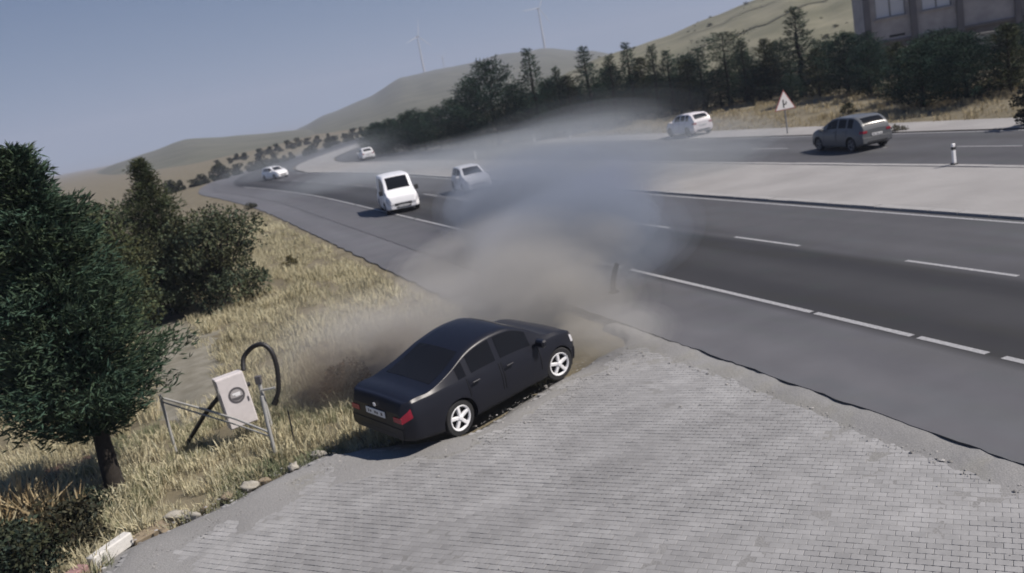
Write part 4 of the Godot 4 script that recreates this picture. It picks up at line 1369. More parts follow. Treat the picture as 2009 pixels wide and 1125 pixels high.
func build_kerbs_and_stones() -> void:
	# white kerb stone, lying along the yard border
	var t := Transform3D(Basis(Vector3.UP, deg_to_rad(62)) * Basis(Vector3.BACK, deg_to_rad(2)), Vector3(-6.66, 0.03, -12.52))
	var k := part("kerb_block", box_mesh(Vector3(-0.36, -0.12, -0.085), Vector3(0.36, 0.09, 0.085), 0.018), M.kerb_white, self)
	k.transform = t
	tag(k, "white painted kerb block on the gravel border by the corner bush", "kerb stone", "kerb blocks along the gravel border")
	var r := part("kerb_block", box_mesh(Vector3(-0.40, -0.12, -0.10), Vector3(0.40, 0.09, 0.10), 0.018), M.kerb_red, self)
	r.transform = Transform3D(Basis(Vector3.UP, deg_to_rad(66)), Vector3(-7.03, 0.0, -11.72))
	tag(r, "faded red kerb block at the bottom edge, below the white one", "kerb stone", "kerb blocks along the gravel border")
	var w := part("kerb_block", box_mesh(Vector3(-0.3, -0.12, -0.10), Vector3(0.3, 0.06, 0.10), 0.018), M.stone_tan, self)
	w.transform = Transform3D(Basis(Vector3.UP, deg_to_rad(52)) * Basis(Vector3.RIGHT, 0.2), Vector3(-6.28, -0.06, -13.05))
	tag(w, "sunken earth-covered kerb block just above the white one", "kerb stone", "kerb blocks along the gravel border")
	rng.seed = 610
	var rows := [
		[-5.98, -13.42, 0.13, "stone_pale", "pale stone, larger of the pair on the gravel border"], [-5.68, -13.33, 0.10, "stone_pale", "pale stone, smaller of the pair on the gravel border"],
		[-6.2, -13.25, 0.09, "stone_tan", "tan stone left of the pale pair on the gravel border"], [-5.25, -13.85, 0.09, "stone_tan", "tan stone right of the pale pair, halfway to the post"],
		[-4.95, -14.1, 0.11, "stone_pale", "pale stone at the grass edge below the rails"], [-4.72, -14.25, 0.08, "stone_tan", "tan stone beside the pale one below the rails"],
		[-4.3, -14.62, 0.10, "stone_pale", "pale stone below the foot of the pale post"], [-3.95, -15.0, 0.09, "stone_pale", "pale stone at the tip of the car's shadow"],
		[-6.0, -12.95, 0.07, "stone_tan", "small tan stone near the white kerb block"], [-5.55, -13.6, 0.06, "stone_tan", "small tan stone behind the pale pair"]]
	for q in rows:
		var st := Soup.new()
		var p: Array = []
		for j in 7:
			for i in 11:
				var a := TAU * (i % 10) / 10.0
				var b := PI * j / 6.0
				var d := Vector3(sin(b) * cos(a), cos(b), sin(b) * sin(a))
				var n := 0.9 + 0.9 * lump.get_noise_3d(d.x * 1.1 + q[0] * 7, d.y * 1.1, d.z * 1.1) + 0.25 * lump.get_noise_3d(d.x * 3.0 + q[0] * 9, d.y * 3.0, d.z * 3.0)
				p.append(d * n * q[2] * Vector3(1.5, 0.75, 1.0))
		st.grid(p, 11, 7)
		var o := part("stone", st.done(), M[q[3]], self)
		o.position = Vector3(q[0], -0.05 + q[2] * 0.25, q[1])
		o.rotation.y = rng.randf() * TAU
		tag(o, q[4], "stone", "stones along the gravel border")


# ---------------------------------------------------------------------- signs and posts
func build_signs() -> void:
	var s := thing("warning_sign", "white triangular warning sign on a thin post beside the far carriageway", "road sign", Vector3(17.3, ground_y(17.3, -51.6), -51.6), deg_to_rad(14))
	part("post", tube_mesh([Vector3(0, -0.2, -0.06), Vector3(0, 2.5, -0.06)], [0.04, 0.04], 10), M.sign_back, s)
	var tri := func(size: float, y: float, z0: float, z1: float) -> ArrayMesh:
		var m := Soup.new()
		var a := Vector3(-size, y, 0)
		var b := Vector3(size, y, 0)
		var c := Vector3(0, y + size * 1.66, 0)
		var f := Vector3(0, 0, z1)
		var k := Vector3(0, 0, z0)
		m.tri(a + f, c + f, b + f)
		m.tri(a + k, b + k, c + k)
		for e in [[a, b], [b, c], [c, a]]: m.quad(e[0] + f, e[1] + f, e[1] + k, e[0] + k)
		return m.done()
	var plate := part("plate", tri.call(0.68, 1.58, -0.015, 0.0), M.sign_red, s)
	part("white_field", tri.call(0.60, 1.622, 0.003, 0.008), M.sign_white, plate)
	var sym := Soup.new()
	sym.box(Vector3(-0.13, 1.70, 0.0085), Vector3(-0.05, 2.16, 0.013))
	sym.box(Vector3(-0.05, 1.86, 0.0085), Vector3(0.10, 1.93, 0.013))
	sym.box(Vector3(0.06, 1.93, 0.0085), Vector3(0.13, 2.04, 0.013))
	part("symbol", sym.done(), M.sign_black, plate)
	# delineator on the median
	var delineators := [[25.7, 23.6, "white delineator post on the median kerb in front of the far grey car"], [25.7, 73.0, "white delineator post on the far carriageway seen through the smoke, left one"], [33.9, 71.0, "white delineator post on the far verge seen through the smoke, middle one"], [33.9, 78.0, "white delineator post on the far verge seen through the smoke, right one"]]
	for d in delineators:
		var q := road_at(d[1], d[0])
		var p := thing("delineator_post", d[2], "post", Vector3(q.x, 0.1, q.y), deg_to_rad(20), "delineator posts")
		part("shaft", box_mesh(Vector3(-0.07, -0.2, -0.04), Vector3(0.07, 0.78, 0.04), 0.015), M.white_metal, p)
		part("reflector_band", box_mesh(Vector3(-0.073, 0.55, -0.043), Vector3(0.073, 0.68, 0.043), 0.012), M.sign_black, p)
		part("base", box_mesh(Vector3(-0.12, 0.03, -0.1), Vector3(0.12, 0.1, 0.1), 0.02), M.rubber, p)
	var sc := thing("rubber_post", "dark bent rubber post at the road edge just beyond the black car's nose", "post", Vector3(2.55, 0.06, -22.3), 0.3)
	part("shaft", tube_mesh([Vector3(0, -0.05, 0), Vector3(0.02, 0.25, 0), Vector3(0.09, 0.5, 0.02), Vector3(0.2, 0.72, 0.03)], [0.075, 0.07, 0.065, 0.06], 10), M.rubber, sc)
	part("base", tube_mesh([Vector3(0, -0.01, 0), Vector3(0, 0.05, 0)], [0.16, 0.13], 14), M.rubber, sc)


# ---------------------------------------------------------------------- vehicles
func curve(keys: Array, x: float) -> float:
	var n := keys.size()
	if x <= keys[0][0]: return keys[0][1]
	if x >= keys[n - 1][0]: return keys[n - 1][1]
	for i in n - 1:
		if x <= keys[i + 1][0]:
			var a: Array = keys[maxi(i - 1, 0)]
			var b: Array = keys[i]
			var c: Array = keys[i + 1]
			var d: Array = keys[mini(i + 2, n - 1)]
			var t: float = (x - b[0]) / (c[0] - b[0])
			var lo := minf(b[1], c[1]) - 0.01
			var hi := maxf(b[1], c[1]) + 0.015
			return clampf(cubic_interpolate_in_time(b[1], c[1], a[1], d[1], t, c[0] - b[0], a[0] - b[0], d[0] - b[0]) if a[0] != b[0] and d[0] != c[0] else lerpf(b[1], c[1], t), lo, hi)
	return keys[n - 1][1]


const LEVELS := [0.0, 0.08, 0.2, 0.32, 0.44, 0.56, 0.68, 0.8, 0.92, 1.0]   # heights on the flank, sill to belt; ring points 2..11
const RING := 18

# half ring of the body at x: from under the floor round the right flank to the middle of the roof
func ring(sp: Dictionary, x: float) -> PackedVector3Array:
	var top := curve(sp.top, x)
	var belt := minf(curve(sp.belt, x), top - 0.025)
	var w := curve(sp.width, x)
	var b := curve(sp.floor, x)
	var out := PackedVector3Array()
	out.append(Vector3(x, b, 0.0))
	out.append(Vector3(x, b, w * 0.86))
	for l in LEVELS:
		var y := lerpf(b + 0.03, belt, l)
		var bulge: float = 0.955 + 0.045 * sin(PI * clampf(l * 0.86 + 0.14, 0, 1)) - 0.05 * pow(l, 4)
		if l > 0.6 and l < 0.75: bulge += 0.006
		out.append(Vector3(x, y, w * bulge))
	var house := clampf((top - belt) / 0.45, 0.0, 1.0)
	var wr := lerpf(w * 0.86, sp.roof_w, house)
	var sh := w * 0.905
	out.append(Vector3(x, lerpf(belt, top, 0.12), lerpf(sh * 0.995, wr, 0.10)))
	out.append(Vector3(x, lerpf(belt, top, 0.84), lerpf(sh, wr, 0.80)))
	out.append(Vector3(x, lerpf(belt, top, 0.955), lerpf(sh, wr, 0.93)))
	out.append(Vector3(x, top - 0.004, wr * 0.80))
	out.append(Vector3(x, top + 0.008, wr * 0.4))
	out.append(Vector3(x, top + 0.012, 0.0))
	return out


func shell(sp: Dictionary) -> Dictionary:
	var xs: Array = []
	var x: float = sp.x0
	while x < sp.x1 - 0.001:
		xs.append(x)
		x += 0.03 if x < sp.x0 + 0.2 or x > sp.x1 - 0.25 else 0.06
	xs.append(sp.x1)
	var rows: Array = []
	for v in xs: rows.append(ring(sp, v))
	var nrm: Array = []
	for i in rows.size():
		var r := PackedVector3Array()
		for j in RING:
			var du: Vector3 = rows[mini(i + 1, rows.size() - 1)][j] - rows[maxi(i - 1, 0)][j]
			var dv: Vector3 = rows[i][mini(j + 1, RING - 1)] - rows[i][maxi(j - 1, 0)]
			if j == RING - 1: dv = Vector3(0, 0, -1)
			if j == 0: dv = Vector3(0, 0, 1)
			r.append(dv.cross(du).normalized() * -1.0 if dv.cross(du).length() > 1e-9 else Vector3.UP)
		nrm.append(r)
	return {"xs": xs, "p": rows, "n": nrm}


func patch(sh: Dictionary, s: Soup, xa: float, xb: float, j0: int, j1: int, off: float, sides: Array, arches: Array = [], arch_r := 0.0) -> void:
	for sd in sides:
		var idx := {}
		for i in sh.xs.size():
			if sh.xs[i] < xa - 0.016 or sh.xs[i] > xb + 0.016: continue
			for j in range(j0, j1 + 1):
				var p: Vector3 = sh.p[i][j] + sh.n[i][j] * off
				var inside := false
				for a in arches:
					var d := Vector2(p.x - a, p.y - 0.31)
					if d.length() < arch_r:
						inside = true
						if p.z > 0.3:
							d = d.normalized() * arch_r if d.length() > 0.02 else Vector2(0, arch_r)
							p = Vector3(a + d.x, maxf(0.31 + d.y, p.y), p.z)
				p.z *= sd
				var n: Vector3 = sh.n[i][j]
				n.z *= sd
				idx[i * 100 + j] = s.v.size() * 2 + (1 if inside else 0)
				s.v.append(p); s.n.append(n); s.c.append(Color.WHITE)
		for i in sh.xs.size() - 1:
			for j in range(j0, j1):
				if not (idx.has(i * 100 + j) and idx.has((i + 1) * 100 + j)): continue
				var q := [idx[i * 100 + j], idx[(i + 1) * 100 + j], idx[(i + 1) * 100 + j + 1], idx[i * 100 + j + 1]]
				if q[0] % 2 + q[1] % 2 + q[2] % 2 + q[3] % 2 == 4: continue
				var a: int = q[0] / 2
				var b: int = q[1] / 2
				var c: int = q[2] / 2
				var d: int = q[3] / 2
				if sd > 0: s.ix.append_array(PackedInt32Array([a, c, b, a, d, c]))
				else: s.ix.append_array(PackedInt32Array([a, b, c, a, c, d]))


func end_cap(sh: Dictionary, s: Soup, i: int, dir: float) -> void:
	for j in RING - 1:
		var a: Vector3 = sh.p[i][j]
		var b: Vector3 = sh.p[i][j + 1]
		var a2 := Vector3(a.x, a.y, -a.z)
		var b2 := Vector3(b.x, b.y, -b.z)
		if dir < 0: s.quad(a, b, b2, a2)
		else: s.quad(a, a2, b2, b)


func wheel_mesh(r: float, wd: float, spokes: int) -> Array:
	var ax := Basis(Vector3.RIGHT, PI / 2)      # local y of the lathe -> z, outward is +z
	var ty := Soup.new()
	ty.lathe(PackedVector2Array([Vector2(r * 0.70, -wd), Vector2(r * 0.93, -wd), Vector2(r, -wd * 0.8), Vector2(r, -0.02), Vector2(r * 0.95, 0.0), Vector2(r * 0.72, 0.0), Vector2(r * 0.70, -0.02)]), 32, ax)
	var ri := Soup.new()
	ri.lathe(PackedVector2Array([Vector2(r * 0.715, -0.004), Vector2(r * 0.69, 0.006), Vector2(r * 0.62, -0.004), Vector2(r * 0.60, -0.03)]), 32, ax)
	ri.lathe(PackedVector2Array([Vector2(r * 0.16, -0.06), Vector2(r * 0.16, 0.0), Vector2(r * 0.10, 0.012), Vector2(0, 0.012)]), 16, ax)
	for k in spokes:
		var t := Transform3D(Basis(Vector3.BACK, TAU * k / spokes), Vector3.ZERO)
		ri.box(Vector3(r * 0.12, -r * 0.105, -0.05), Vector3(r * 0.64, r * 0.085, -0.002), t, Color.WHITE, 0.008)
	var dish := Soup.new()
	dish.lathe(PackedVector2Array([Vector2(r * 0.70, -0.03), Vector2(r * 0.66, -0.07), Vector2(0.0, -0.085)]), 24, ax)
	return [ty.done(), ri.done(), dish.done()]


func make_car(called: String, label: String, category: String, sp: Dictionary, paint: Material, at: Vector3, az: float, tilt := Vector2.ZERO, steer := 0.0, group := "") -> Node3D:
	var t := thing(called, label, category, at, 0.0, group)
	t.basis = Basis(Vector3.UP, deg_to_rad(90.0 - az)) * Basis(Vector3.BACK, tilt.x) * Basis(Vector3.RIGHT, tilt.y)
	var sh := shell(sp)
	var both := [1.0, -1.0]
	var ar: float = sp.wheel_r + 0.055
	var arches := [0.0, sp.wb]
	var s := Soup.new()
	patch(sh, s, sp.x0, sp.x1, 0, RING - 1, 0.0, both, arches, ar)
	end_cap(sh, s, 0, -1.0)
	end_cap(sh, s, sh.xs.size() - 1, 1.0)
	part("body", s.done(), paint, t)
	# wheel arches, dark inside
	for ax in arches:
		for sd in both:
			var w := Soup.new()
			var prev := Vector3.ZERO
			for k in 17:
				var a := -0.35 + (PI + 0.7) * k / 16.0
				var p := Vector3(ax + cos(a) * ar * 1.0, 0.31 + sin(a) * ar * 1.0, 0)
				if k > 0:
					var z0: float = 0.42 * sd
					var z1: float = (curve(sp.width, ax) * 0.965) * sd
					w.quad(Vector3(prev.x, prev.y, z0), Vector3(prev.x, prev.y, z1), Vector3(p.x, p.y, z1), Vector3(p.x, p.y, z0))
					w.tri(Vector3(ax, 0.31, z0), Vector3(prev.x, prev.y, z0), Vector3(p.x, p.y, z0))
				prev = p
			part("wheel_arch", w.done(), M.under, t)
	# doors with handles
	for d in sp.doors:
		for sd in both:
			var q := Soup.new()
			patch(sh, q, d[0], d[1], 4, 11, 0.004, [sd], arches, ar + 0.02)
			var door := part("door", q.done(), paint, t)
			var hy: float = curve(sp.belt, d[0] + 0.1) - 0.10
			var hz: float = curve(sp.width, d[0] + 0.1) * 0.985
			var seam := Soup.new()
			for e in [d[0], d[1]]:
				var rg := ring(sp, e)
				var line := PackedVector3Array()
				for j in range(5, 12):
					var pt := rg[j] * Vector3(1, 1, sd) + Vector3(0, 0, 0.003 * sd)
					if Vector2(pt.x, pt.y - 0.31).length() > ar + 0.01 and Vector2(pt.x - sp.wb, pt.y - 0.31).length() > ar + 0.01: line.append(pt)
				if line.size() > 1:
					var rr := PackedFloat32Array()
					rr.resize(line.size())
					rr.fill(0.007)
					seam.tube(line, rr, 5)
			var sm := part("door_seam", seam.done(), M.under, door)
			sm.set_meta("kind", "stuff")
			part("handle", box_mesh(Vector3(d[0] + 0.06, hy, hz if sd > 0 else -hz - 0.03), Vector3(d[0] + 0.24, hy + 0.035, hz + 0.03 if sd > 0 else -hz), 0.008), paint, door)
	# glass
	for g in sp.side_glass:
		for sd in both:
			var q := Soup.new()
			patch(sh, q, g[0], g[1], 12, 13, 0.005, [sd])
			part("side_window", q.done(), M.glass, t)
	var ws := Soup.new()
	patch(sh, ws, sp.windshield[0], sp.windshield[1], 15, RING - 1, 0.005, both)
	part("windscreen", ws.done(), M.glass, t)
	var rw := Soup.new()
	patch(sh, rw, sp.rear_glass[0], sp.rear_glass[1], 15, RING - 1, 0.005, both)
	part("rear_window", rw.done(), M.glass, t)
	# lamps: on the flank's end and round onto the end face
	for sd in both:
		for e in [["tail_lamp", sp.x0, M.tail, -1.0], ["headlamp", sp.x1, M.lamp, 1.0]]:
			var q := Soup.new()
			var lg: float = 0.15 if e[3] < 0 else 0.28
			var xa: float = e[1] - (0.0 if e[3] < 0 else lg)
			patch(sh, q, xa, xa + lg, sp.lamp_ring[0], sp.lamp_ring[1], 0.006, [sd])
			var i: int = 0 if e[3] < 0 else sh.xs.size() - 1
			var lo: Vector3 = sh.p[i][sp.lamp_ring[0]]
			var hi: Vector3 = sh.p[i][sp.lamp_ring[1]]
			var zi: float = maxf(0.22, lo.z - (0.22 if e[3] < 0 else 0.34))
			var fx: float = e[1] + e[3] * 0.012
			q.box(Vector3(minf(fx, e[1]), lo.y, zi if sd > 0 else -lo.z), Vector3(maxf(fx, e[1]), hi.y, lo.z if sd > 0 else -zi), Transform3D(), Color.WHITE, 0.004)
			part(e[0], q.done(), e[2], t)
	# bumpers, grille, plates
	var fl: float = curve(sp.floor, sp.x1)
	part("grille", box_mesh(Vector3(sp.x1 - 0.01, fl + sp.grille[0], -sp.grille[2]), Vector3(sp.x1 + 0.014, fl + sp.grille[1], sp.grille[2]), 0.008), M.trim, t)
	part("lower_intake", box_mesh(Vector3(sp.x1 - 0.01, fl + 0.03, -0.42), Vector3(sp.x1 + 0.012, fl + 0.13, 0.42), 0.006), M.trim, t)
	var fb: float = curve(sp.floor, sp.x0)
	part("bumper_trim", box_mesh(Vector3(sp.x0 - 0.014, fb + 0.01, -0.5), Vector3(sp.x0 + 0.01, fb + 0.10, 0.5), 0.008), M.trim, t)
	for e in [[sp.x0, -1.0, sp.plate_y[0]], [sp.x1, 1.0, sp.plate_y[1]]]:
		var px: float = e[0] + e[1] * 0.016
		var pl := part("number_plate", box_mesh(Vector3(px - 0.006, e[2], -0.26), Vector3(px + 0.006, e[2] + 0.115, 0.26), 0.003), M.plate, t)
		var gl := Soup.new()
		var z := -0.20
		for k in 7:      # worn characters, too blurred to read
			var ww: float = [0.03, 0.035, 0.0, 0.045, 0.04, 0.0, 0.05][k]
			if ww > 0.0:
				gl.box(Vector3(px + e[1] * 0.0065 - 0.0015, e[2] + 0.03 + 0.006 * (k % 2), z), Vector3(px + e[1] * 0.0065 + 0.0015, e[2] + 0.085 - 0.008 * (k % 3), z + ww))
			z += 0.058
		part("characters", gl.done(), M.print_dark, pl)
	# bumpers, a little proud of the body
	for e in [[sp.x0, sp.x0 + 0.24, -1.0, 0], [sp.x1 - 0.24, sp.x1, 1.0, sh.xs.size() - 1]]:
		var bs := Soup.new()
		patch(sh, bs, e[0], e[1], 2, 6, 0.012, both, arches, ar + 0.02)
		var b0: Vector3 = sh.p[e[3]][2]
		var b1: Vector3 = sh.p[e[3]][6]
		var bx: float = sp.x0 if e[2] < 0 else sp.x1
		bs.box(Vector3(minf(bx, bx + e[2] * 0.011), b0.y, -b0.z), Vector3(maxf(bx, bx + e[2] * 0.011), b1.y, b0.z), Transform3D(), Color.WHITE, 0.005)
		part("bumper", bs.done(), paint, t)
	# mirrors
	for sd in both:
		var mx: float = sp.windshield[1] - 0.28
		var my: float = curve(sp.belt, mx)
		var mz: float = curve(sp.width, mx) * 0.93
		part("mirror", box_mesh(Vector3(mx - 0.06, my, mz if sd > 0 else -mz - 0.22), Vector3(mx + 0.07, my + sp.mirror_h, mz + 0.22 if sd > 0 else -mz), 0.03), sp.get("mirror_mat", paint), t)
	# wheels
	var wm := wheel_mesh(sp.wheel_r, 0.2, sp.get("spokes", 5))
	for ax in arches:
		for sd in both:
			var w := Node3D.new()
			w.name = "wheel" if not t.has_node("wheel") else "wheel_%03d" % (1 if not t.has_node("wheel_001") else 2 if not t.has_node("wheel_002") else 3)
			t.add_child(w, true)
			var turn: float = steer if ax > 0.5 else 0.0
			w.position = Vector3(ax, sp.wheel_r, (curve(sp.width, ax) * 0.965) * sd)
			w.basis = Basis(Vector3.UP, turn) * (Basis() if sd > 0 else Basis(Vector3.UP, PI)) * Basis(Vector3.BACK, rng.randf() * 1.2)
			part("tyre", wm[0], M.tyre, w)
			part("rim", wm[1], sp.get("rim_mat", M.rim), w)
			part("brake_disc", wm[2], M.under, w)
	return t


func saloon() -> Dictionary:
	return {
		"x0": -1.1, "x1": 3.3, "wb": 2.6, "wheel_r": 0.325,
		"top": [[-1.1, 0.80], [-1.06, 0.93], [-0.95, 0.985], [-0.5, 1.01], [-0.05, 1.13], [0.5, 1.35], [0.85, 1.425], [1.25, 1.445], [1.6, 1.405], [2.0, 1.22], [2.38, 1.005], [2.75, 0.94], [3.05, 0.83], [3.22, 0.72], [3.3, 0.56]],
		"belt": [[-1.1, 0.78], [-0.95, 0.93], [0.0, 0.94], [2.0, 0.90], [2.8, 0.86], [3.15, 0.74], [3.3, 0.54]],
		"width": [[-1.1, 0.70], [-1.0, 0.79], [-0.65, 0.86], [0.0, 0.89], [2.5, 0.89], [2.9, 0.865], [3.15, 0.77], [3.3, 0.60]],
		"floor": [[-1.1, 0.33], [-0.8, 0.26], [-0.3, 0.20], [2.9, 0.20], [3.3, 0.26]],
		"roof_w": 0.60, "doors": [[0.28, 1.06], [1.12, 2.08]], "side_glass": [[0.12, 0.34], [0.40, 1.02], [1.12, 1.92]], "windshield": [1.62, 2.34], "rear_glass": [-0.36, 0.44],
		"lamp_ring": [8, 10], "grille": [0.20, 0.30, 0.40], "plate_y": [0.66, 0.36], "mirror_h": 0.14,
	}


func hatch() -> Dictionary:
	return {
		"x0": -0.72, "x1": 3.25, "wb": 2.5, "wheel_r": 0.31,
		"top": [[-0.72, 0.92], [-0.66, 1.05], [-0.45, 1.30], [-0.2, 1.44], [0.5, 1.50], [1.2, 1.49], [1.55, 1.43], [2.0, 1.21], [2.35, 1.03], [2.75, 0.95], [3.05, 0.82], [3.19, 0.70], [3.25, 0.56]],
		"belt": [[-0.72, 0.88], [0.0, 0.97], [2.0, 0.92], [2.8, 0.87], [3.15, 0.72], [3.25, 0.54]],
		"width": [[-0.72, 0.73], [-0.6, 0.80], [-0.3, 0.85], [0.2, 0.87], [2.4, 0.87], [2.8, 0.85], [3.1, 0.76], [3.25, 0.62]],
		"floor": [[-0.72, 0.32], [-0.4, 0.22], [2.8, 0.20], [3.25, 0.25]],
		"roof_w": 0.60, "doors": [[0.28, 1.0], [1.06, 2.0]], "side_glass": [[-0.1, 0.3], [0.38, 0.96], [1.06, 1.86]], "windshield": [1.58, 2.3], "rear_glass": [-0.63, -0.24],
		"lamp_ring": [9, 11], "grille": [0.20, 0.30, 0.38], "plate_y": [0.62, 0.36], "mirror_h": 0.14,
	}


func van() -> Dictionary:
	return {
		"x0": -0.95, "x1": 3.78, "wb": 2.9, "wheel_r": 0.33,
		"top": [[-0.95, 1.70], [-0.9, 1.90], [-0.7, 1.97], [1.5, 2.0], [2.1, 1.93], [2.5, 1.70], [2.98, 1.26], [3.3, 1.14], [3.58, 1.0], [3.72, 0.84], [3.78, 0.62]],
		"belt": [[-0.95, 1.06], [2.4, 1.06], [3.1, 1.03], [3.6, 0.92], [3.78, 0.60]],
		"width": [[-0.95, 0.88], [-0.85, 0.93], [-0.5, 0.95], [2.9, 0.95], [3.3, 0.93], [3.65, 0.84], [3.78, 0.70]],
		"floor": [[-0.95, 0.34], [-0.6, 0.24], [3.2, 0.22], [3.78, 0.28]],
		"roof_w": 0.76, "doors": [[0.5, 1.5], [1.56, 2.55]], "side_glass": [[0.5, 1.45], [1.58, 2.5]], "windshield": [2.15, 2.96], "rear_glass": [-0.94, -0.90],
		"lamp_ring": [7, 10], "grille": [0.16, 0.30, 0.48], "plate_y": [0.85, 0.36], "mirror_h": 0.26,
	}


func build_vehicles() -> void:
	rng.seed = 700
	M.dull_rim = mat(lin(0.16, 0.16, 0.165), 0.5)
	var black := make_car("saloon_car", "black saloon car sliding off the road onto the gravel border, seen from behind", "car", saloon(), M.paint_black, Vector3(-1.98, -0.07, -15.17), 47.0, Vector2(0.02, 0.10), -0.18)
	# put the right rear tyre where the gravel begins
	black.position = Vector3(-1.3, -0.03, -14.6) - black.basis * Vector3(0.0, 0.0, 0.86)
	part("badge", box_mesh(Vector3(-0.03, -0.03, -0.03), Vector3(-0.018, 0.03, 0.03), 0.004), M.rim, black).position = Vector3(-1.09, 0.86, 0)
	black.get_node("rim" if black.has_node("rim") else "body")
	var v := van()
	v.rim_mat = M.dull_rim
	v.mirror_mat = M.trim
	var q := road_at(47.0, 12.95)
	make_car("van", "white van driving towards the camera on the near carriageway, leftmost of the two", "van", v, M.paint_white, Vector3(-5.75, 0.062, -52.5), 168.0)
	var h := hatch()
	h.rim_mat = M.dull_rim
	q = road_at(48.3, 16.9)
	make_car("hatchback", "silver car coming through the smoke to the right of the white van", "car", h, M.paint_silver, Vector3(-1.55, 0.062, -55.0), 166.0, Vector2.ZERO, 0.0, "hatchback cars")
	make_car("hatchback", "grey hatchback driving away on the far carriageway by the bank", "car", h, M.paint_grey, Vector3(16.75, 0.062, -39.6), -12.0, Vector2.ZERO, 0.0, "hatchback cars")
	make_car("hatchback", "white hatchback at the outer edge of the far carriageway, left of the warning sign", "car", h, M.paint_pale, Vector3(14.55, 0.115, -61.6), -16.0, Vector2.ZERO, 0.0, "hatchback cars")
	make_car("hatchback", "white car at the far bend, leftmost vehicle on the road", "car", h, M.paint_white, Vector3(-26.8, 0.062, -112.0), 138.0, Vector2.ZERO, 0.0, "hatchback cars")
	q = road_at(112.0, 27.5)
	make_car("hatchback", "white car dim in the smoke below the left end of the treeline", "car", h, M.paint_white, Vector3(q.x, 0.062, q.y), -15.0, Vector2.ZERO, 0.0, "hatchback cars")


# ---------------------------------------------------------------------- tyre smoke and dust
func puffs(called: String, label: String, category: String, color: Color, list: Array) -> void:
	var root := thing(called, label, category)
	root.set_meta("kind", "stuff")
	# each bank is a few drifting lobes, every lobe a stack of nested clouds that thicken towards its middle
	var sizes := [1.0, 0.88, 0.75, 0.61, 0.46, 0.3]
	var share := [0.35, 0.55, 0.8, 1.0, 1.2, 1.3]
	for p in list:
		var ms: Array = []
		for n in 6:
			var m := FogMaterial.new()
			m.density = p[6] * share[n]
			m.albedo = color
			ms.append(m)
		for k in int(p[7]):
			var sz := Vector3(p[3], p[4], p[5]) * (rng.randf_range(0.6, 0.95) if k > 0 else 1.0)
			var c := Vector3(p[0], p[1], p[2]) + (rv() * sz * 0.28 if k > 0 else Vector3.ZERO)
			var turn := deg_to_rad(20) + rng.randf_range(-0.4, 0.4)
			for n in 6:
				var f := FogVolume.new()
				f.shape = RenderingServer.FOG_VOLUME_SHAPE_ELLIPSOID
				f.size = sz * sizes[n] * Vector3(rng.randf_range(0.9, 1.1), rng.randf_range(0.9, 1.1), rng.randf_range(0.9, 1.1))
				f.position = c + rv() * sz * 0.035 * n
				f.rotation.y = turn + rng.randf_range(-0.3, 0.3)
				f.material = ms[n]
				f.name = "puff" if root.get_child_count() == 0 else "puff_%03d" % root.get_child_count()
				root.add_child(f, true)


func wisps(root: Node, color: Color, lo: Vector3, hi: Vector3, n: int, size: float, dens: float) -> void:
	# small curls drifting in and above a bank
	var m := FogMaterial.new()
	m.density = dens
	m.albedo = color
	for k in n:
		var c := Vector3(rng.randf_range(lo.x, hi.x), rng.randf_range(lo.y, hi.y), rng.randf_range(lo.z, hi.z))
		var sz := Vector3(1.5, 0.75, 1.0) * size * rng.randf_range(0.5, 1.25)
		for q in 3:
			var f := FogVolume.new()
			f.shape = RenderingServer.FOG_VOLUME_SHAPE_ELLIPSOID
			f.size = sz * [1.0, 0.74, 0.48][q]
			f.position = c
			f.rotation = Vector3(rng.randf_range(-0.4, 0.4), rng.randf_range(-1.2, 1.2), rng.randf_range(-0.5, 0.5))
			f.material = m
			f.name = "wisp" if not root.has_node("wisp") else "wisp_%03d" % (k * 3 + q)
			root.add_child(f, true)


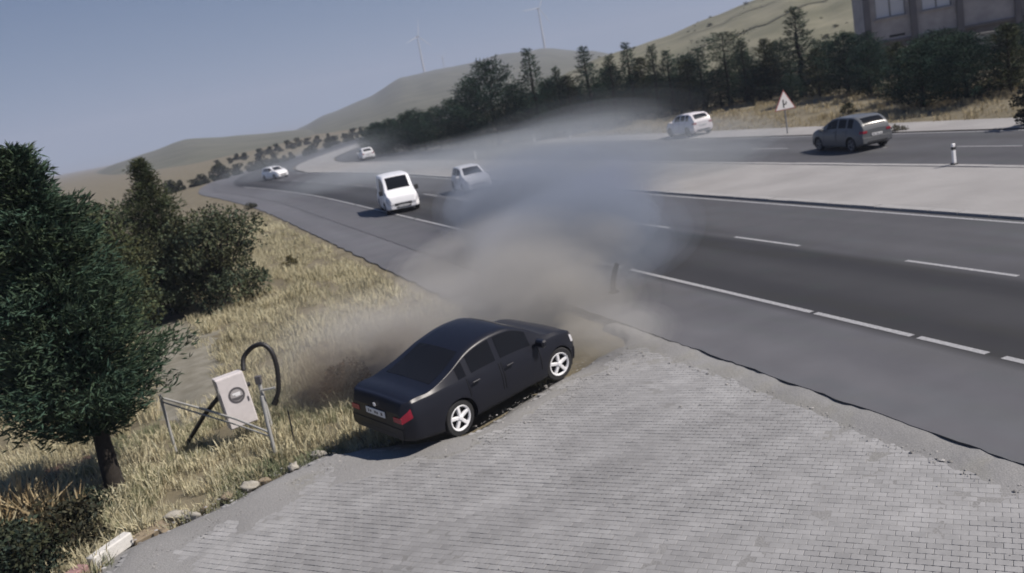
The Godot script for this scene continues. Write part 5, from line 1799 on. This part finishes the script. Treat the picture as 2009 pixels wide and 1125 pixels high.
func build_smoke() -> void:
	rng.seed = 900
	puffs("tyre_smoke", "bluish tyre smoke drifting over the near carriageway behind the black car", "smoke", Color(0.74, 0.785, 0.86), [
		[1.7, 1.0, -24.5, 5.8, 3.3, 7.4, 0.125, 2],
		[1.7, 1.2, -31.0, 7.0, 4.2, 9.4, 0.125, 2],
		[3.8, 1.2, -39.0, 9.5, 4.0, 11.0, 0.045, 2],
	])
	puffs("thin_smoke", "thin pale smoke spreading over the median and the far carriageway", "smoke", Color(0.86, 0.89, 0.92), [
		[8.0, 1.1, -46.0, 17.0, 3.4, 15.0, 0.022, 2],
		[1.0, 1.2, -60.0, 24.0, 4.2, 20.0, 0.014, 2],
		[-7.0, 0.6, -80.0, 30.0, 3.6, 28.0, 0.010, 2],
		[9.0, 1.4, -74.0, 22.0, 5.6, 16.0, 0.008, 2],
		[-20.0, 1.5, -118.0, 34.0, 5.0, 36.0, 0.007, 1],
	])
	puffs("dust_cloud", "pale dust thrown up round the front and left of the black car", "dust", Color(1.0, 0.99, 0.97), [
		[-0.8, 0.8, -19.3, 6.6, 2.9, 4.2, 0.095, 2],
		[1.2, 0.8, -19.2, 4.2, 2.7, 3.4, 0.095, 2],
		[-3.4, 0.8, -18.9, 5.6, 2.8, 3.8, 0.085, 2],
		[1.75, 0.35, -17.6, 2.6, 1.5, 2.2, 0.10, 2],
		[0.2, 1.1, -22.2, 6.6, 3.3, 5.0, 0.07, 2],
	])
	puffs("brown_dust", "dark brown dirt thrown up beside the withered shrub left of the black car", "dust", Color(0.56, 0.45, 0.33), [
		[-3.9, 0.55, -18.1, 2.6, 1.7, 1.8, 0.13, 2],
		[-2.4, 0.9, -17.9, 3.0, 1.5, 1.6, 0.06, 2],
	])
	wisps(get_node("tyre_smoke"), Color(0.74, 0.78, 0.88), Vector3(-0.6, 0.6, -35), Vector3(4.6, 2.6, -23), 9, 1.7, 0.10)
	wisps(get_node("dust_cloud"), Color(0.98, 0.96, 0.92), Vector3(-4.6, 0.5, -21.5), Vector3(2.6, 1.9, -18.0), 10, 1.2, 0.10)
